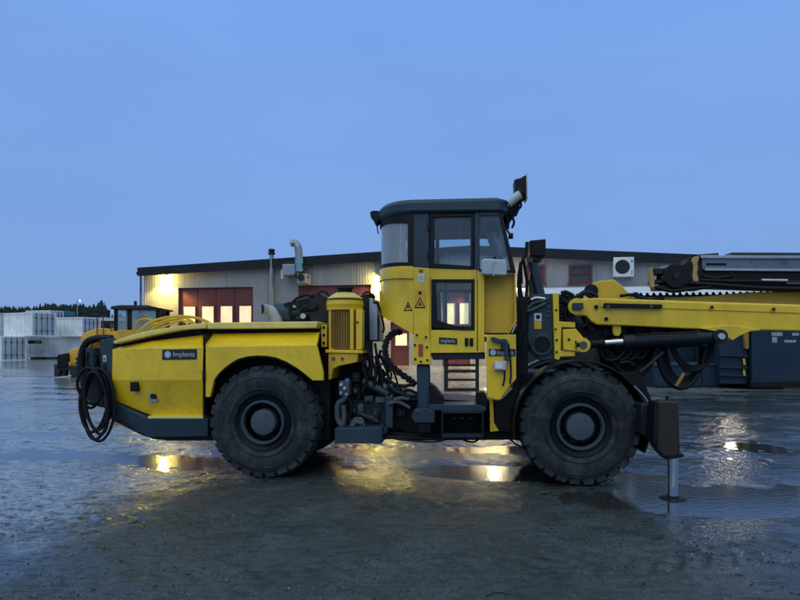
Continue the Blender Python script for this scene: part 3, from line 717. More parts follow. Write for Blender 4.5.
for (u, v, w_, h_, dd, mt) in ((352, 372, 8, 10, .5, SD), (364, 396, 9, 6, .38, S_), (372, 408, 8, 9, .4, SD), (357, 404, 6, 8, .36, M['greygrime']), (396, 408, 10, 9, .5, SD), (366, 414, 12, 6, .36, SD), (353, 388, 6, 6, .36, SD), (402, 398, 8, 6, .5, S_)):
    pr('valve', mt, rig, P([(u, v), (u + w_, v), (u + w_, v + h_), (u, v + h_)], dd), dd, dd + .12, .008)
    bm = B(); x, z = A(u + w_ * .5, v + h_ * .45, dd); cyl(bm, (x, dd + .01, z), (x, dd - .03, z), .016, seg=8); obj('fitting', bm, M['greygrime'], rig)
# energy chain from the cab down to the chassis
path = smooth_path([Q(u, v, .45) for u, v in ((402, 332), (394, 333), (387.5, 339), (385, 348), (386, 357), (391, 365), (400, 373), (410, 380), (416, 385))], 4)
bm = B()
for i in range(len(path) - 1):
    a, b = path[i], path[i + 1]; m_ = (a + b) / 2; t = (b - a).normalized(); n_ = Vector((-t.z, 0, t.x)); h = .040 if i % 2 else .031; L = (b - a).length * .46
    ring = [m_ + t * L + n_ * h, m_ + t * L - n_ * h, m_ - t * L - n_ * h, m_ - t * L + n_ * h]
    loft(bm, [[p + Vector((0, -.05, 0)) for p in ring], [p + Vector((0, .05, 0)) for p in ring]])
tube(bm, path, .026, 8, 0)
obj('cable_chain', bm, K_, rig, 0.004)

# ---- cab
y0c, y1c = .10, 1.46
xN, _ = A(413.5, 250, y0c)                            # where the straight near side starts
xRr = A(381.5, 250, .78)[0]
ax_, by_ = xN - xRr, (y1c - y0c) / 2
yc = (y0c + y1c) / 2
def zc(v, u=440): return A(u, v, y0c)[1]
def rear_arc(n=20, grow=0.0, a0=-90, a1=90):
    out = []
    for k in range(n + 1):
        t = rad(a0 + (a1 - a0) * k / n)
        out.append((xN - (ax_ + grow) * math.cos(t), yc + (by_ + grow) * math.sin(t)))
    return out
def arc_band(zlo, zhi, thick=.03, n=20, grow=0.0, a0=-90, a1=90):
    """curved wall: zlo(f), zhi(f) with f = 0 at the near edge, 1 at the rearmost point"""
    bm = B(); rings = []
    o, i = rear_arc(n, grow, a0, a1), rear_arc(n, grow - thick, a0, a1)
    for k in range(n + 1):
        f = (xN - o[k][0]) / (ax_ + grow)
        lo, hi = zlo(f), zhi(f)
        rings.append([(o[k][0], o[k][1], lo), (o[k][0], o[k][1], hi), (i[k][0], i[k][1], hi), (i[k][0], i[k][1], lo)])
    loft(bm, rings); return bm
def zl(va, vb, ua=413, ub=382):
    za, zb_ = A(ua, va, y0c)[1], A(ub, vb, .78)[1]
    return lambda f: za + (zb_ - za) * f
obj('cab_rear_shell', arc_band(zl(334.5, 315), zl(277, 281)), Y_, rig, 0.004)
obj('cab_rear_band', arc_band(zl(279, 283), zl(266.5, 272), grow=.022), Y_, rig, 0.006)
fl = B(); rings = [(x, y) for x, y in rear_arc(20, -.02)]
zf = zl(334, 314.5); vs_ = [fl.verts.new((x, y, zf((xN - x) / ax_))) for x, y in rings]; fl.faces.new(vs_); obj('cab_floor', fl, SD, rig)
obj('rear_window', arc_band(zl(265, 270), zl(221, 228), .008, grow=-.006), M['glass_rear'], rig)
fr_ = arc_band(zl(268, 272.2), zl(262.5, 268.0), .04, grow=.012)
o2 = arc_band(zl(224.0, 230), zl(213, 219), .04, grow=.012)
me_t = bpy.data.meshes.new('t'); o2.to_mesh(me_t); fr_.from_mesh(me_t); bpy.data.meshes.remove(me_t); o2.free()
obj('rear_window_frame', fr_, K_, rig, 0.003)
for a0_, a1_ in ((-90, -82), (82, 90)):
    obj('rear_window_frame', arc_band(zl(268, 272.2), zl(213, 219), .04, 3, grow=.012, a0=a0_, a1=a1_), K_, rig, 0.003)
bm = B(); cyl(bm, Q(404, 268, .5), Q(403, 220, .5), .022, seg=10); obj('bar_or_streak', bm, M['white'], rig)  # white bar added as the bright vertical streak in the rear glass
# step bracket at the lower rear
bm = B(); prism(bm, P([(379.6, 291), (386, 289), (386.5, 312), (380, 312)], .6), .58, .9); obj('rear_bracket', bm, YD, rig, 0.006)
bm = B(); tube(bm, [Q(u, v, .56) for u, v in ((379, 306), (382, 318), (384, 328), (383, 333))], .012, 8); obj('hose', bm, H_, rig)

def cab_side(y, sgn, parts_label=None):
    """posts, door, panels for one side of the cab; sgn -1 faces the camera"""
    ya, yb = (y, y + .05) if sgn < 0 else (y - .05, y)
    yo = lambda d: (y + d if sgn < 0 else y - d)
    U = lambda lst: P(lst, y0c)                       # same outline on both sides
    def pp(name, mat, lst, d0=0.0, d1=.05, parent=rig, bev=.005): return pr(name, mat, parent, U(lst), yo(d0), yo(d1), bev)
    pp('cab_post', M['roofpaint'], [(413, 211), (429, 211), (429, 267.5), (413, 266.8)])
    pp('cab_post', M['roofpaint'], [(474.5, 211), (479.2, 211), (480, 270), (474.5, 270)], .002)
    pp('cab_pillar', K_, [(498.5, 211), (501.5, 211), (516, 272.5), (511, 272.5)])
    pp('cab_header', M['roofpaint'], [(479.2, 211), (498.5, 211), (499.4, 215.5), (479.2, 215.5)], .002, .04)
    # door: upper frame, lower frame, glass
    def frame(name, mat, o, i, d0, d1, parent):
        bm = B()
        n = len(o); oa = U(o); ia = U(i)
        for k in range(n):
            j = (k + 1) % n
            prism(bm, [oa[k], oa[j], ia[j], ia[k]], yo(d0), yo(d1))
        return obj(name, bm, mat, parent, .003)
    door = frame('cab_door', Y_, [(430, 268), (474, 269.5), (477, 269.5), (477, 352.6), (430, 353)], [(431.4, 279.5), (473.5, 279.5), (474.4, 279.5), (474.4, 330), (431.4, 330)], .006, .05, rig)
    frame('upper_frame', K_, [(429.8, 213.5), (474.3, 213.5), (473.2, 269.4), (429.8, 267.9)], [(434.3, 217.3), (471.2, 216.5), (471.2, 266), (434.3, 263.4)], -.006, .045, door)
    pp('upper_pane', M['glass'], [(434, 217), (471.4, 216.2), (471.4, 266.3), (434, 263.7)], .02, .026, door, 0)
    frame('lower_frame', K_, [(431.2, 279.2), (474.6, 279.2), (474.6, 330.2), (462, 330.2), (431.2, 327)], [(435.8, 282.2), (471.4, 282.6), (471.4, 326.3), (455, 325.8), (437.2, 320)], -.006, .045, door)
    pp('lower_pane', M['glass'], [(435.5, 282), (471.6, 282.3), (471.6, 326.6), (455, 326.2), (437, 320.3)], .02, .026, door, 0)
    if sgn < 0:
        pp('hinge', K_, [(427.6, 222), (430.4, 222), (430.4, 231), (427.6, 231)], -.02, .02, door)
        pp('hinge', K_, [(427.6, 250), (430.4, 250), (430.4, 259), (427.6, 259)], -.02, .02, door)
        pl = pp('name_plate', M['blackplate'], [(439, 337.2), (457.3, 338.4), (457.3, 344.4), (439, 343.6)], -.002, .02, door, .002)
        bm = B(); x, z = A(448, 340.9, y0c); text_bm(bm, 'Implenia', x, yo(-.003), z, .062, .001, (A(455, 340, y0c)[0] - A(441, 340, y0c)[0])); obj('lettering', bm, M['lightgrey'], pl)
        for u in (464.8, 469.6):
            pp('door_handle', K_, [(u, 338), (u + 3.6, 338), (u + 3.6, 346), (u, 346)], -.012, .02, door, .004)
        # post panel beside the door
        gp = pp('lift_guide', Y_, [(413.2, 267.2), (429.6, 268.3), (429.6, 336), (431, 357), (431, 364.5), (412.5, 364), (412.5, 357), (414, 340)], -.012, .06)
        pp('sticker', M['decal_white'], [(418.2, 273.6), (424.2, 273.6), (424.2, 282), (418.2, 282)], -.0145, .0, gp, 0)
        pp('sticker', M['decal_red'], [(419, 269.5), (423.2, 269.5), (423.2, 273), (419, 273)], -.0145, .0, gp, 0)
        pp('sticker', M['decal_blue'], [(419.3, 276), (423, 276), (423, 280), (419.3, 280)], -.016, -.012, gp, 0)
        pp('sticker', M['decal_yellow'], [(414.8, 289), (426.3, 290), (426.3, 308), (414.8, 308)], -.0145, .0, gp, 0)
        def triangle(u, v, w, h, dd, parent):
            o = [(u - w, v + h), (u + w, v + h), (u, v - h)]; i = [(u - w * .76, v + h * .82), (u + w * .76, v + h * .82), (u, v - h * .68)]
            bm = B(); oa, ia = P(o, y0c), P(i, y0c)
            for k in range(3): prism(bm, [oa[k], oa[(k + 1) % 3], ia[(k + 1) % 3], ia[k]], yo(dd), yo(dd + .004))
            x, z = A(u, v + h * .3, y0c); prism(bm, P([(u - w * .14, v + h * .5), (u + w * .14, v + h * .5), (u + w * .1, v - h * .1), (u - w * .1, v - h * .1)], y0c), yo(dd), yo(dd + .004))
            prism(bm, P([(u - w * .3, v + h * .34), (u + w * .3, v + h * .34), (u + w * .3, v + h * .5), (u - w * .3, v + h * .5)], y0c), yo(dd), yo(dd + .004))
            obj('warning_triangle', bm, K_, parent)
        triangle(420, 302.5, 5.6, 5.4, -.018, gp)
        pp('sticker', K_, [(418.5, 291.6), (421.5, 291.6), (421.5, 294.6), (418.5, 294.6)], -.0165, -.0125, gp, 0)
        pp('guide_clamp', M['decal_red'], [(418.5, 344), (423, 344), (423, 356), (418.5, 356)], -.03, .0, gp)
        for (u, v) in ((415, 345), (427, 347), (415.5, 359), (421, 361.5), (427.5, 360), (417, 335), (426, 337)):
            bm = B(); x, z = A(u, v, y0c); cyl(bm, (x, yo(-.01), z), (x, yo(-.03), z), .014, seg=8); obj('bolt', bm, K_, gp)
    else:
        pp('lift_guide', Y_, [(413.2, 267.2), (429.6, 268.3), (429.6, 350), (412.5, 350)], -.012, .06)
    # front lower panel (set back a little) and side glass
    pp('front_panel', YD, [(484.6, 270.5), (515, 272.8), (516.5, 321), (508, 333), (485, 333)], .14, .17)
    pp('front_panel_post', Y_, [(477.9, 270), (484.4, 270.3), (484.6, 352.3), (477.9, 352.6)], .004, .05)
    pp('side_pane', M['glass'], [(479.4, 215.7), (499.4, 215.5), (512, 271), (480, 270)], .02, .026, rig, 0)
    pp('side_frame', K_, [(478.8, 268.8), (514, 270.2), (514.5, 273), (478.8, 271.5)], -.002, .05)
cab_side(y0c, -1); cab_side(y1c, 1)
# second small triangle on the curved rear shell
tx, ty = [(x, y) for x, y in rear_arc(40)][6]
def rear_tri():
    uc, vc, w, h = 408.3, 306.3, 4.4, 4.6
    bm = B()
    def on(u, v):
        x = A(u, v, y0c + .03)[0]; x = max(min(x, xN - .001), xRr + .01)
        c = (xN - x) / ax_; y = yc - by_ * math.sqrt(max(0, 1 - c * c)); return Vector((x, y, A(u, v, y0c + .03)[1]))
    o = [(uc - w, vc + h), (uc + w, vc + h), (uc, vc - h)]; i = [(uc - w * .74, vc + h * .82), (uc + w * .74, vc + h * .82), (uc, vc - h * .66)]
    off = Vector((-.3, -1, 0)).normalized()
    for k in range(3):
        q = [on(*o[k]), on(*o[(k + 1) % 3]), on(*i[(k + 1) % 3]), on(*i[k])]
        loft(bm, [[p + off * .006 for p in q], [p - off * .004 for p in q]])
    q = [on(uc - .8, vc + 2), on(uc + .8, vc + 2), on(uc + .6, vc - 1), on(uc - .6, vc - 1)]
    loft(bm, [[p + off * .006 for p in q], [p - off * .004 for p in q]])
    obj('warning_triangle', bm, K_, rig)
rear_tri()
# roof
def roof_ring(grow, vtop, front_u):
    out = rear_arc(20, grow)
    xF = A(front_u, 205, y0c)[0]
    pts = out + [(xF - .10, y1c + grow), (xF, y1c - .1), (xF, y0c + .1), (xF - .10, y0c - grow)]
    res = []
    for x, y in pts:
        f = max(0.0, (x - xRr) / (xF - xRr))
        res.append((x, y, vtop(f)))
    return res
zt0 = lambda va, vb, ga=0: (lambda f: A(385, va, .6)[1] + (A(505, vb, y0c)[1] - A(385, va, .6)[1]) * f ** .8)
bm = B(); loft(bm, [roof_ring(.02, zt0(222.5, 211.5), 506), roof_ring(.045, zt0(220, 210), 508), roof_ring(.045, zt0(214, 201), 508), roof_ring(.0, zt0(209.8, 197.6), 505), roof_ring(-.25, zt0(207, 196.5), 490)]); roof = obj('cab_roof', bm, M['roofpaint'], rig, 0, 25)
bm = B(); x, z = A(402, 210.6, y0c); bmesh.ops.create_uvsphere(bm, u_segments=10, v_segments=8, radius=.014, matrix=Matrix.Translation((x - .01, y0c - .0, z))); obj('marker_lamp', bm, M['white'], roof)
# rear work lamp on the roof
bm = B(); prism(bm, P([(370.5, 213), (373, 211.3), (379, 211.5), (380.5, 215), (380, 221), (376, 226), (374, 221), (371.5, 218.5)], .55), .5, .66); rl = obj('work_lamp', bm, K_, roof, 0.008)
bm = B(); tube(bm, [Q(u, v, .52) for u, v in ((377.5, 222), (377.3, 228), (378.5, 234))], .008, 6); obj('lamp_cable', bm, H_, rl)
# front lamp cluster
bm = B(); prism(bm, P([(514, 180.5), (520, 179), (525.5, 176), (526, 197.5), (522, 198.5), (515, 193)], .3), .25, .5); wl = obj('work_lamp', bm, K_, roof, 0.008)
bm = B(); prism(bm, P([(525.6, 175), (527, 174.5), (527.4, 199), (526, 198.5)], .3), .23, .52); obj('lamp_visor', bm, M['steel'], wl)
bm = B(); cyl(bm, Q(508, 203.5, .2), Q(520.5, 194, .2), .052, seg=20); wl2 = obj('work_lamp', bm, M['lightgrey'], roof)
bm = B(); cyl(bm, Q(520.3, 194.2, .2), Q(522.3, 192.7, .2), .06, .066, seg=20); obj('lamp_rim', bm, K_, wl2)
bm = B(); prism(bm, P([(503, 205), (509, 206), (516, 198), (520, 199), (519, 211), (512, 213), (510, 222), (507, 226), (503, 216)], .4), .38, .7); obj('lamp_bracket', bm, K_, roof, 0.006)
for pts in ([(516, 205), (515, 214), (509, 222), (508, 229)], [(511, 214), (514, 222), (512, 228)], [(505, 212), (507, 222), (504, 230)], [(519, 199), (521, 206), (516, 211)]):
    bm = B(); tube(bm, [Q(u, v, .34) for u, v in pts], .014, 8); obj('lamp_cable', bm, H_, roof)
bm = B(); cyl(bm, Q(508.5, 236, .3), Q(513, 236, .3), .038, .034, seg=18); obj('round_lamp', bm, K_, roof)
bm = B(); cyl(bm, Q(506.5, 229, .33), Q(510, 235, .33), .012, seg=8); obj('lamp_arm', bm, K_, roof)
# windscreen and cab interior
def scr(y): return [Q(501, 211, y0c), Q(515.5, 272.5, y0c)]
a_, b_ = Q(500.5, 213, y0c), Q(515, 272, y0c)
bm = B(); loft(bm, [[Vector((p.x + e, y, p.z)) for p, e in ((a_, 0), (b_, 0), (b_, -.008), (a_, -.008))] for y in (y0c + .05, y1c - .05)]); obj('windscreen', bm, M['glass'], rig)
bm = B(); prism(bm, P([(516, 272), (517.5, 321), (509, 334), (508, 333), (515, 320), (514.5, 272)], y0c), y0c + .08, y1c - .08); obj('front_wall', bm, YD, rig)
bm = B(); prism(bm, P([(432, 345), (508, 333), (508, 337), (432, 353)], y0c), y0c + .06, y1c - .06); obj('cab_floor', bm, SD, rig)
bm = B(); prism(bm, P([(416, 214), (500, 212), (501, 219), (416, 221)], y0c), y0c + .06, y1c - .06); obj('cab_ceiling', bm, M['inner'], rig)
bm = B(); prism(bm, P([(415, 330), (425, 332), (424, 302), (420, 276), (416, 274), (414, 300)], .6), .5, 1.0); st = obj('operator_seat', bm, M['seat'], rig, 0.04)
bm = B(); prism(bm, P([(416, 334), (437, 334), (437, 325), (416, 325)], .6), .48, 1.02); obj('seat_cushion', bm, M['seat'], st, 0.03)
bm = B(); prism(bm, P([(502, 332), (514, 318), (513, 278), (508, 276), (506, 300), (496, 330)], .5), .45, 1.1); obj('control_console', bm, SD, rig, 0.02)
bm = B(); cyl(bm, Q(484, 217, .95), Q(499, 258, .95), .06, seg=10); obj('bar_or_streak', bm, M['lightgrey'], rig)  # pale bar stands in for the light far pillar of the cab
bm = B(); cyl(bm, Q(446, 284, .8), Q(446, 350, .8), .016, seg=10); obj('bar_or_streak', bm, M['inner'], rig)
# white washer tank on the side window
bm = B(); prism(bm, P([(481, 261), (484.5, 259), (506, 260), (507, 274.5), (505, 276), (481.5, 274.8)], .02), -.02, .085); wtk = obj('washer_tank', bm, M['tankwhite'], rig, 0.02)
bm = B(); cyl(bm, Q(494.5, 260, .03), Q(494.5, 257.2, .03), .02, seg=12); obj('tank_cap', bm, K_, wtk)
bm = B(); tube(bm, [Q(u, v, -.03) for u, v in ((494.5, 261), (492.5, 266), (492, 272), (494, 276))], .006, 6); obj('tank_tube', bm, M['lightgrey'], wtk)

# ---- cab lift strut and ladder
bm = B(); prism(bm, P([(416.5, 364), (429.5, 364), (430, 410), (417, 410)], .14), .14, .30); obj('lift_strut', bm, S_, rig, 0.03)
bm = B(); prism(bm, P([(415, 409), (433, 408), (435, 412), (434.5, 423), (414.5, 423), (411, 416)], .10), .10, .34); lf = obj('strut_foot', bm, S_, rig, 0.008)
for u in (418, 431):
    bm = B(); x, z = A(u, 411, .1); cyl(bm, (x, .11, z), (x, .08, z), .016, seg=8); obj('bolt', bm, M['greygrime'], lf)
bm = B(); prism(bm, P([(417, 423), (432, 423), (431, 433), (418, 433)], .14), .14, .3); obj('strut_base', bm, K_, rig, 0.01)
# opening surround under the door
bm = B(); prism(bm, P([(430, 353), (485, 352.6), (485, 359), (433, 360)], .14), .13, .5); obj('door_sill', bm, SD, rig, 0.004)
bm = B(); prism(bm, P([(430, 384), (434, 386), (443, 398), (443, 406), (428, 406), (428, 384)], .2), .19, .5); obj('ladder_bracket', bm, K_, rig, 0.004)
bm = B(); prism(bm, P([(476, 393), (484.5, 392), (487, 400), (487, 406), (476, 406)], .2), .19, .5); obj('ladder_bracket', bm, K_, rig, 0.004)
bm = B()
for u0, u1 in ((444, 448), (475.5, 479)): prism(bm, P([(u0, 358), (u1, 358), (u1, 391.5), (u0, 391.5)], .16), .15, .22)
lad = obj('ladder', bm, SD, rig, 0.004)
for v, h in ((364.2, 2.2), (370, 2.6), (379, 2.0), (388.5, 3.0)):
    pr('rung', SD, lad, P([(444, v), (479, v), (479, v + h), (444, v + h)], .15), .146, .26, .003)
# boarding step under the ladder
bm = B(); prism(bm, P([(429, 404.5), (476, 404.5), (486, 407), (486, 411), (429, 410)], .12), .10, .5); obj('step_plate', bm, S_, rig, 0.004)
bm = B()
for q in ([(441.5, 410.5), (483.5, 410.5), (483.5, 413.5), (441.5, 413.5)], [(441.5, 434), (483.5, 434), (483.5, 438), (441.5, 438)], [(441.5, 413.5), (443, 413.5), (443, 434), (441.5, 434)], [(482, 413.5), (483.5, 413.5), (483.5, 434), (482, 434)]):
    prism(bm, P(q, .06), .05, .45)
stp = obj('boarding_step', bm, SD, rig, 0.004)
bm = B()
for k in range(22):
    u = 443.5 + k * 1.75
    prism(bm, P([(u, 434.4), (u + .8, 434.4), (u + .8, 437), (u, 437)], .05), .042, .06)
obj('step_grip', bm, S_, stp)
for k, u in enumerate((452, 460, 469)):
    bm = B(); prism(bm, P([(u, 417), (u + 4, 417), (u + 4, 419), (u, 419)], .30), .28, .4); obj('step_slot', bm, S_, stp)
for pts in ([(395, 439), (415, 441), (430, 442), (440, 441), (452, 437)], [(460, 437), (466, 441), (474, 442), (480, 438)], [(505, 434), (512, 441), (521, 447), (530, 448)], [(508, 434), (515, 439), (523, 440), (530, 439)]):
    bm = B(); tube(bm, [Q(u, v, .2) for u, v in pts], .012, 8); obj('hydraulic_hose', bm, H_, rig)
bm = B(); cyl(bm, Q(382, 437, .3), Q(445, 439, .3), .022, seg=10); obj('belly_pipe', bm, K_, rig)

# ---- yellow side panel with lever
bm = B(); prism(bm, P([(486.5, 335), (516, 334.5), (516.3, 379), (508, 388), (500, 400), (487, 397.5)], .06), .06, .12); sp = obj('side_panel', bm, Y_, rig, 0.006)
pl = pr('name_plate', M['blackplate'], sp, P([(488.8, 349), (515.6, 349), (515.6, 356.2), (488.8, 356.2)], .05), .054, .07, .002)
bm = B(); x, z = A(505.5, 352.7, .05); text_bm(bm, 'Implenia', x, .053, z, .075, .001, A(513.8, 350, .05)[0] - A(497.4, 350, .05)[0]); obj('lettering', bm, M['lightgrey'], pl)
bm = B(); x, z = A(493, 352.5, .05); cyl(bm, (x, .056, z), (x, .05, z), .034, seg=20); cyl(bm, (x, .052, z), (x, .048, z), .014, seg=8); obj('round_emblem', bm, M['decal_blue'], pl)
bm = B(); prism(bm, P([(490, 338), (494, 336.8), (499, 339), (506, 339), (508.3, 342), (508.3, 361), (504.3, 361), (504.3, 343.5), (497, 343), (492, 341)], .02), .0, .05); lv = obj('lever', bm, S_, sp, 0.006)
bm = B(); prism(bm, P([(494, 361.5), (506.5, 360.8), (505.5, 370.3), (494, 369.8)], .0), -.02, .055); jb = obj('switch_box', bm, M['lightgrey'], sp, 0.008)
pr('switch_cover', M['white'], jb, P([(495.3, 363), (503, 362.6), (503, 368.8), (495.3, 368.6)], -.02), -.026, -.01, .003)
pr('cable_gland', SD, sp, P([(501, 344), (503, 344), (503, 350), (501, 350)], .03), .02, .06)
for pts in ([(504.5, 370), (504.5, 378), (503, 386)], [(508.5, 344), (510, 356), (511, 372), (510, 384)]):
    bm = B(); tube(bm, [Q(u, v, .03) for u, v in pts], .010, 8); obj('panel_cable', bm, H_, sp)
for pts, r in (([(520, 300), (523, 318), (521, 336), (517, 352), (513, 362)], .02), ([(527, 300), (525, 318), (524, 340), (521, 358), (516, 372)], .018), ([(519, 335), (522, 352), (519, 364), (512, 370)], .014)):
    bm = B(); tube(bm, [Q(u, v, .25) for u, v in pts], r, 8); obj('hydraulic_hose', bm, H_, rig)
bm = B(); prism(bm, P([(488, 400), (501, 400), (513, 388), (519, 392), (519, 432), (488, 432)], .35), .34, 1.5); obj('front_frame', bm, K_, rig, 0.01)
bm = B(); prism(bm, P([(489.5, 399), (493, 399), (494, 423), (499, 431), (490, 432)], .2), .2, .3); obj('brace', bm, YD, rig, 0.004)
bm = B(); prism(bm, P([(513, 300), (528, 296), (528, 380), (520, 392), (513, 392)], .5), .5, 1.4); obj('front_bulkhead', bm, K_, rig, 0.01)

# ---- front mudguard
bm = B(); rings = []
for k in range(41):
    a = rad(192 - (192 + 22) * k / 40)
    c, s = math.cos(a), math.sin(a)
    R0 = .735
    rings.append([(xf + R0 * c, .015, cz + R0 * s), (xf + (R0 + .022) * c, .015, cz + (R0 + .022) * s), (xf + (R0 + .022) * c, .46, cz + (R0 + .022) * s), (xf + R0 * c, .46, cz + R0 * s)])
loft(bm, rings); obj('mudguard', bm, K_, rig, 0.004)
bm = B(); rings = [[(x, W - y, z) for x, y, z in r] for r in rings]; loft(bm, rings); obj('mudguard', bm, K_, rig, 0.004)
# front chassis between the front wheels
bm = B(); prism(bm, P([(518, 372), (640, 372), (652, 400), (652, 436), (520, 436)], .5), .50, 1.5); obj('front_chassis', bm, K_, rig, 0.015)

# ---- boom mount
db = .50
bm = B(); prism(bm, P([(529, 296), (533, 294.5), (552.5, 293.5), (553.5, 359.5), (541, 360.5), (531, 352), (527.5, 340)], db), db, db + .25); bmnt = obj('boom_mount', bm, S_, rig, 0.008)
bm = B(); prism(bm, P([(528.5, 283), (532.5, 262), (537, 262), (545, 294), (546, 305), (530, 305)], db + .3), db + .28, db + .45); obj('boom_mount_arm', bm, S_, rig, 0.01)
bm = B(); x, z = A(541.7, 345, db); lathe(bm, [(db + .02, .13), (db - .025, .132), (db - .032, .122), (db - .032, .10), (db - .02, .094), (db + .3, .094)], (x, 0, z), 'y', 40, closed=False); obj('bearing_ring', bm, S_, bmnt)
bm = B(); cyl(bm, (x, db + .05, z), (x, db - .012, z), .094, seg=32); obj('bearing_hole', bm, K_, bmnt)
pr('sticker', M['decal_white'], bmnt, P([(534.2, 313.2), (541.5, 313.2), (541.5, 321), (534.2, 321)], db), db - .004, db + .01, 0)
bm = B(); xs_, zs_ = A(538, 317, db); cyl(bm, (xs_, db - .003, zs_), (xs_, db - .008, zs_), .026, seg=14); obj('sticker', bm, K_, bmnt)
pr('sticker', M['decal_yellow'], bmnt, P([(534.2, 321.4), (541.5, 321.4), (541.5, 329), (534.2, 329)], db), db - .004, db + .01, 0)
for v in (303, 307.5, 312, 317):
    bm = B(); cyl(bm, Q(546.5, v, db - .005), Q(550.5, v - .6, db - .005), .010, seg=8); obj('grease_pipe', bm, M['greygrime'], bmnt)
for pts, r, mt in (([(526, 309), (534, 303), (543, 301), (549, 298)], .018, M['greygrime']), ([(524, 312), (534, 309), (546, 303)], .02, M['greygrime']), ([(531, 300), (536, 298), (545, 299)], .022, M['steel']), ([(526, 302), (533, 299.5), (541, 302.5)], .014, SD)):
    bm = B(); tube(bm, [Q(u, v, db - .04) for u, v in pts], r, 8); obj('hydraulic_hose', bm, mt, rig)
# searchlight on a thin bracket, cable run in front of the cab
bm = B(); prism(bm, P([(529, 241.5), (545, 240), (545, 257), (529.5, 256.5)], .8), .72, 1.0); sl = obj('search_light', bm, K_, rig, 0.01)
bm = B(); prism(bm, P([(532.5, 258), (541, 258), (541, 261.5), (532.5, 261.5)], .8), .76, .95); obj('lamp_foot', bm, K_, sl, 0.004)
for (u0, v0, u1, v1, r) in ((527, 242, 526.5, 252, .022), (527, 252, 522, 262, .018), (523, 258, 528, 285, .022), (521, 262, 522, 284, .014), (528, 258, 531, 266, .02)):
    bm = B(); cyl(bm, Q(u0, v0, .75), Q(u1, v1, .75), r, seg=10); obj('lamp_arm', bm, SD, rig)
bm = B(); prism(bm, P([(528, 258), (532, 258), (532, 266), (528, 266)], .74), .73, .85); obj('lamp_joint', bm, M['greygrime'], rig, 0.004)
for pts, r in (([(521, 262), (518.5, 280), (520, 300), (523, 318), (522, 340)], .02), ([(524, 262), (527, 282), (526, 302), (528, 320)], .018), ([(519, 270), (521, 290), (524, 310)], .014), ([(530, 262), (533, 280), (537, 295)], .016)):
    bm = B(); tube(bm, [Q(u, v, .7) for u, v in pts], r, 8); obj('hydraulic_hose', bm, H_, rig)
bm = B(); cyl(bm, Q(516.5, 324, .1), Q(512, 333, .1), .012, seg=8); obj('hook', bm, M['steel'], rig)

# ---- yellow swivel bracket
bm = B(); prism(bm, P([(552.8, 293.2), (558.5, 293), (559, 321.5), (575, 322.3), (575.3, 327.6), (561.5, 327), (560.5, 350.8), (575, 351), (575, 356.2), (560.3, 356.6), (559, 360), (554.5, 359)], db - .06), db - .07, db + .5); sw = obj('swivel_bracket', bm, Y_, rig, 0.006)
bm = B(); prism(bm, P([(563.2, 329.5), (576, 328.6), (583, 337), (588, 341), (589, 347), (585, 352), (579, 352.6), (574, 351), (563.5, 350)], db - .1), db - .09, db + .2); lug = obj('cylinder_lug', bm, Y_, rig, 0.008)
bm = B(); x, z = A(582.8, 345, db - .1); cyl(bm, (x, db - .08, z), (x, db - .12, z), .085, seg=28); obj('lug_boss', bm, Y_, lug)
bm = B(); cyl(bm, (x, db - .10, z), (x, db - .14, z), .045, seg=20); obj('pin', bm, M['greygrime'], lug)
for (u, v, r) in ((569, 339.5, .016), (557, 340, .014), (557, 352, .014), (556.5, 310, .014), (556, 329, .012)):
    bm = B(); x, z = A(u, v, db - .1); y = db - .09 if u > 560 else db - .07; cyl(bm, (x, y + .01, z), (x, y - .012, z), r, seg=8); obj('bolt', bm, K_, lug if u > 560 else sw)
bm = B()
for k in range(7):
    v = 297 + k * 3.6
    prism(bm, P([(557.5, v), (562, v), (562, v + 2.4), (557.5, v + 2.4)], db - .04), db - .05, db + .4)
prism(bm, P([(560.5, 294), (574, 296), (575, 321), (560.5, 321)], db + .03), db + .02, db + .4)
obj('rotary_actuator', bm, K_, rig, 0.006)
for pts, r in (([(561, 293), (566, 292), (571, 295), (575, 301)], .022), ([(564, 293), (571, 294), (577, 299), (584, 301)], .02), ([(562, 300), (568, 304), (570, 314), (574, 322)], .03), ([(570, 296), (568, 306), (572, 316)], .024), ([(578, 297), (584, 293), (592, 293.5), (598, 297)], .02), ([(575, 299), (580, 294.5), (588, 295), (594, 299)], .018), ([(571, 303), (566, 310), (566, 318), (572, 322)], .018), ([(588, 316), (586, 325), (578, 326)], .016)):
    bm = B(); tube(bm, [Q(u, v, db - .02) for u, v in pts], r, 8); obj('hydraulic_hose', bm, H_, rig)
bm = B(); cyl(bm, Q(583, 310, db + .1), Q(592, 331, db + .1), .06, seg=12); obj('boom_foot', bm, K_, rig)
bm = B(); prism(bm, P([(573, 322), (592, 326), (606, 331), (606, 339), (590, 340), (578, 330)], db + .15), db + .14, db + .5); obj('boom_foot', bm, K_, rig, 0.01)

